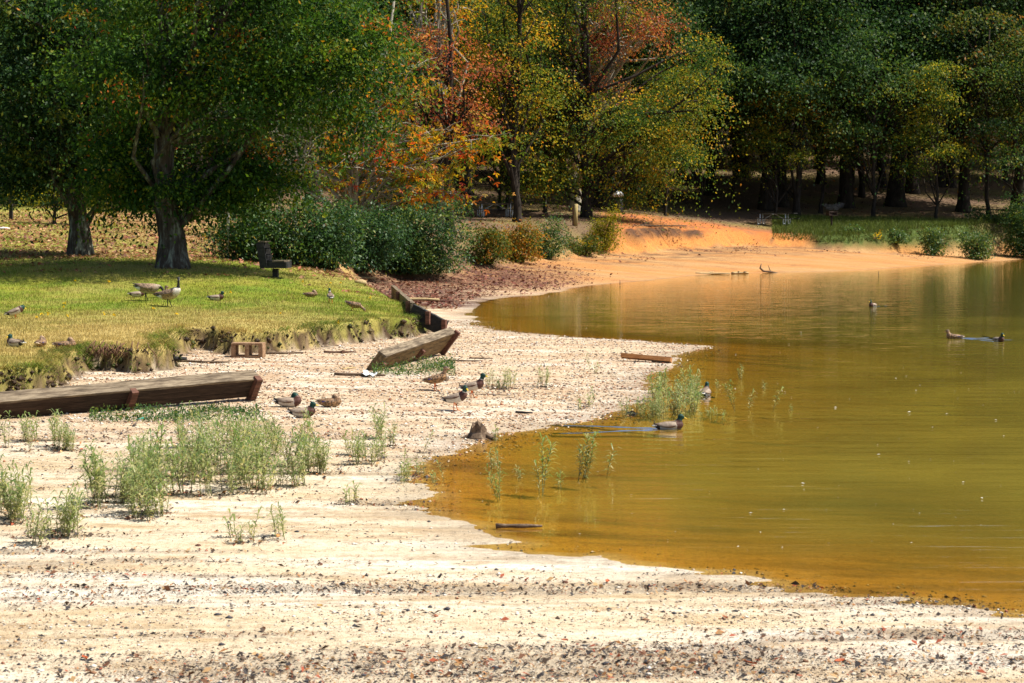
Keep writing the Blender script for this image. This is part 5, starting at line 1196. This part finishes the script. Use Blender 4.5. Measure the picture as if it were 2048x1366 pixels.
weed_patch((975, 1110, 772, 782), 9, (3, 5, 2), 0.81, 'thin weed on the gravel right of the standing drakes', 'weeds right of the drakes')
weed_patch((1180, 1200, 742, 748), 2, (5, 3), 0.89, 'small tuft of weed left of the plank', 'tuft left of the plank')
weed_patch((1160, 1230, 800, 822), 3, (5, 3), 0.78, 'faint thin weed at the gravel edge', 'faint weeds at the gravel edge')
weed_patch((1310, 1400, 785, 838), 24, (0, 1, 2), 1.03, 'tall pale weed in the clump standing in the shallows', 'weeds of the clump in the shallows')
weed_patch((1250, 1330, 828, 842), 8, (5, 2), 0.78, 'low weed fringing the shallow clump', 'low weeds of the shallow clump')
weed_patch((1400, 1450, 830, 848), 6, (5, 2), 0.73, 'low bent weed behind the swimming drake', 'weeds behind the swimming drake')
for px, py, k, s_, lb in ((985, 938, 2, .62, 'weed in the shallows behind the stump'), (1000, 995, 0, .85, 'bushy weed in the shallows nearest the stump'), (1085, 983, 4, 1.0, 'tall willowy weed in the golden shallows'), (1080, 984, 3, .9, 'thin stem beside the tall willowy weed'), (1117, 975, 5, .85, 'short weed between the tall ones in the shallows'),
                          (1165, 957, 0, .95, 'full weed standing in the golden shallows'), (1172, 957, 4, .9, 'double stemmed weed growing from the full weed'), (1212, 950, 3, .92, 'slim upright weed in the golden shallows'), (1035, 957, 5, .6, 'tiny curled weed in the shallows'), (1000, 880, 5, .8, 'weed beside the stump'),
                          (1480, 758, 0, .62, 'leafy weed out in the lake past the drake'), (1470, 818, 4, .75, 'bent double weed out in the lake'), (1497, 818, 3, .8, 'upright weed beside the bent one in the lake'), (1545, 818, 3, .95, 'slender weed standing alone in the lake'), (1528, 778, 5, .6, 'small curled weed farther out in the lake'), (1580, 822, 5, .45, 'tiny sprig farthest out in the lake'), (1440, 775, 5, .6, 'small sprig right of the drake in the weeds')):
    put_weed(px, py, k, s_ * 1.12, lb, in_water=True)
# dead leaves and mud caught round the feet of the weeds
B_ = np.array([(a_, b_) for a_, b_, c_ in WPOS if not c_]); n = 9000; B_ = B_[rng.choice(len(B_), n)] + rng.normal(0, .13, (n, 2)); x, y = B_[:, 0], B_[:, 1]
V, F, cc = flakes(n, x, y, np.clip(np.exp(rng.normal(np.log(.028), .5, n)), .01, .08), FLK[rng.choice(6, n, p=[.3, .3, .15, .05, .1, .1])] * rng.uniform(.7, 1.6, (n, 1)))
tag(obj('weed_litter', np_mesh('weed_litter', V, F, LITTER_M, vcol=cc)), 'dead leaves and mud caught round the feet of the weeds', 'litter', kind='stuff')
# green ground cover under the timber walls
def cover(name, label, box, n, h):
    x0, x1, y0, y1 = box; cs = [at(a_, b_) for a_, b_ in ((x0, y0), (x1, y0), (x1, y1), (x0, y1))]
    u_, v_ = rng.uniform(0, 1, n), rng.uniform(0, 1, n); A_, B_, C_, D_ = [np.array(c)[:2] for c in cs]
    q = (A_[None] * (1 - u_)[:, None] + B_[None] * u_[:, None]) * (1 - v_)[:, None] + (D_[None] * (1 - u_)[:, None] + C_[None] * u_[:, None]) * v_[:, None]
    k = rng.uniform(0, 1, n) < np.clip(.5 + fbm(q[:, 0] * 3, q[:, 1] * 3, 5) * 3, .1, 1); q = q[k]
    z = land(q[:, 0], q[:, 1]); P = np.c_[q, z + rng.uniform(.01, h, len(q)) * rng.uniform(.3, 1, len(q))]
    tag(obj(name, leaves(name, P, .05, LF_BUSH, rng.uniform(.2, 1, len(P)), .4, droop=-.4)), label, 'ground cover', kind='stuff')
cover('low_greenery', 'low dark greenery in the shade of the long timber wall', (180, 520, 820, 845), 5000, .12)
cover('low_greenery', 'green grass and weeds under the broken timber wall', (745, 910, 728, 752), 5000, .22)
# wisp of smoke over the grill
m, tt = new_mat('smoke'); pv = N(tt, 'ShaderNodeVolumePrincipled', inp={'Color': (.72, .80, .95, 1), 'Density': .07}); ou = N(tt, 'ShaderNodeOutputMaterial'); tt.links.new(pv.outputs[0], ou.inputs['Volume'])
g = at_depth(1662, 124.5); mb = MB(); mb.tube([(-.75, 0, .15), (-.5, 0, .2), (-.1, .05, .05), (.3, 0, .08), (.65, 0, .2), (.85, 0, .3)], [.02, .12, .2, .24, .16, .03], 10)
tag(mb.build('smoke', m, None, True, (g.x, g.y, g.z + 1.25)), 'thin bluish smoke drifting above the pedestal grill', 'smoke', kind='stuff')
# small yellow flowers dotted in the lawn
for px, py in ((82, 634), (96, 634), (73, 640), (135, 637), (208, 634), (128, 612), (126, 620), (228, 637), (150, 566), (217, 568), (305, 622), (352, 634), (604, 568), (660, 571), (681, 570), (460, 590), (560, 632), (675, 652), (740, 600)):
    q = at(px, py); t = empty('lawn_flower', (q.x, q.y, q.z), 0, 'small yellow flower in the short grass of the lawn', 'flower', 'yellow flowers in the lawn')
    MB().tube([(0, 0, 0), (.01, 0, .07)], .003, 4).build('stem', M_STEM, t)
    P = np.array([[.01 + random.gauss(0, .012), random.gauss(0, .012), .085] for _ in range(10)]); obj('petals', leaves('petals', P, .045, LF_FLOWER, rng.uniform(.5, 1, 10), .6), t)
# petals and scum floating on the lake
n = 420; d_ = np.exp(rng.uniform(np.log(19), np.log(95), n)); u_ = rng.uniform(-.08, .27, n); x, y = u_ * d_, d_; k = land(x, y) < -.05; x, y = x[k], y[k]; n = len(x)
V, F, cc = flakes(n, x, y, np.clip(np.exp(rng.normal(np.log(.022), .5, n)), .01, .07), np.array([[.75, .72, .62]]) * rng.uniform(.5, 1.1, (n, 1)), z=np.zeros(n), tilt=.1)
tag(obj('floating_specks', np_mesh('floating_specks', V, F, LITTER_M, vcol=cc)), 'pale specks of fluff and leaf floating on the lake', 'specks', kind='stuff')
# roots laid bare in the hollow of the bank
q = at(238, 712); t = empty('root_tangle', q, 0, 'tangle of bare brown roots in the hollow of the lawn bank', 'roots')
for i in range(34):
    a_ = random.uniform(-.55, .55); h0 = random.uniform(.12, .30); dx = random.gauss(0, .14)
    MB().tube([(a_, .10, h0), (a_ + dx * .4, -.10 + random.gauss(0, .04), h0 * .75), (a_ + dx, -.16 + random.gauss(0, .05), h0 * .3), (a_ + dx * 1.3, -.12, -.03)], [.012, .011, .008, .004], 5).build('root', ROOT_M, t, True)
for o in list(SC.objects):
    if o.type == 'MESH' and o.parent is None and 'label' not in o: print('UNLABELLED', o.name)
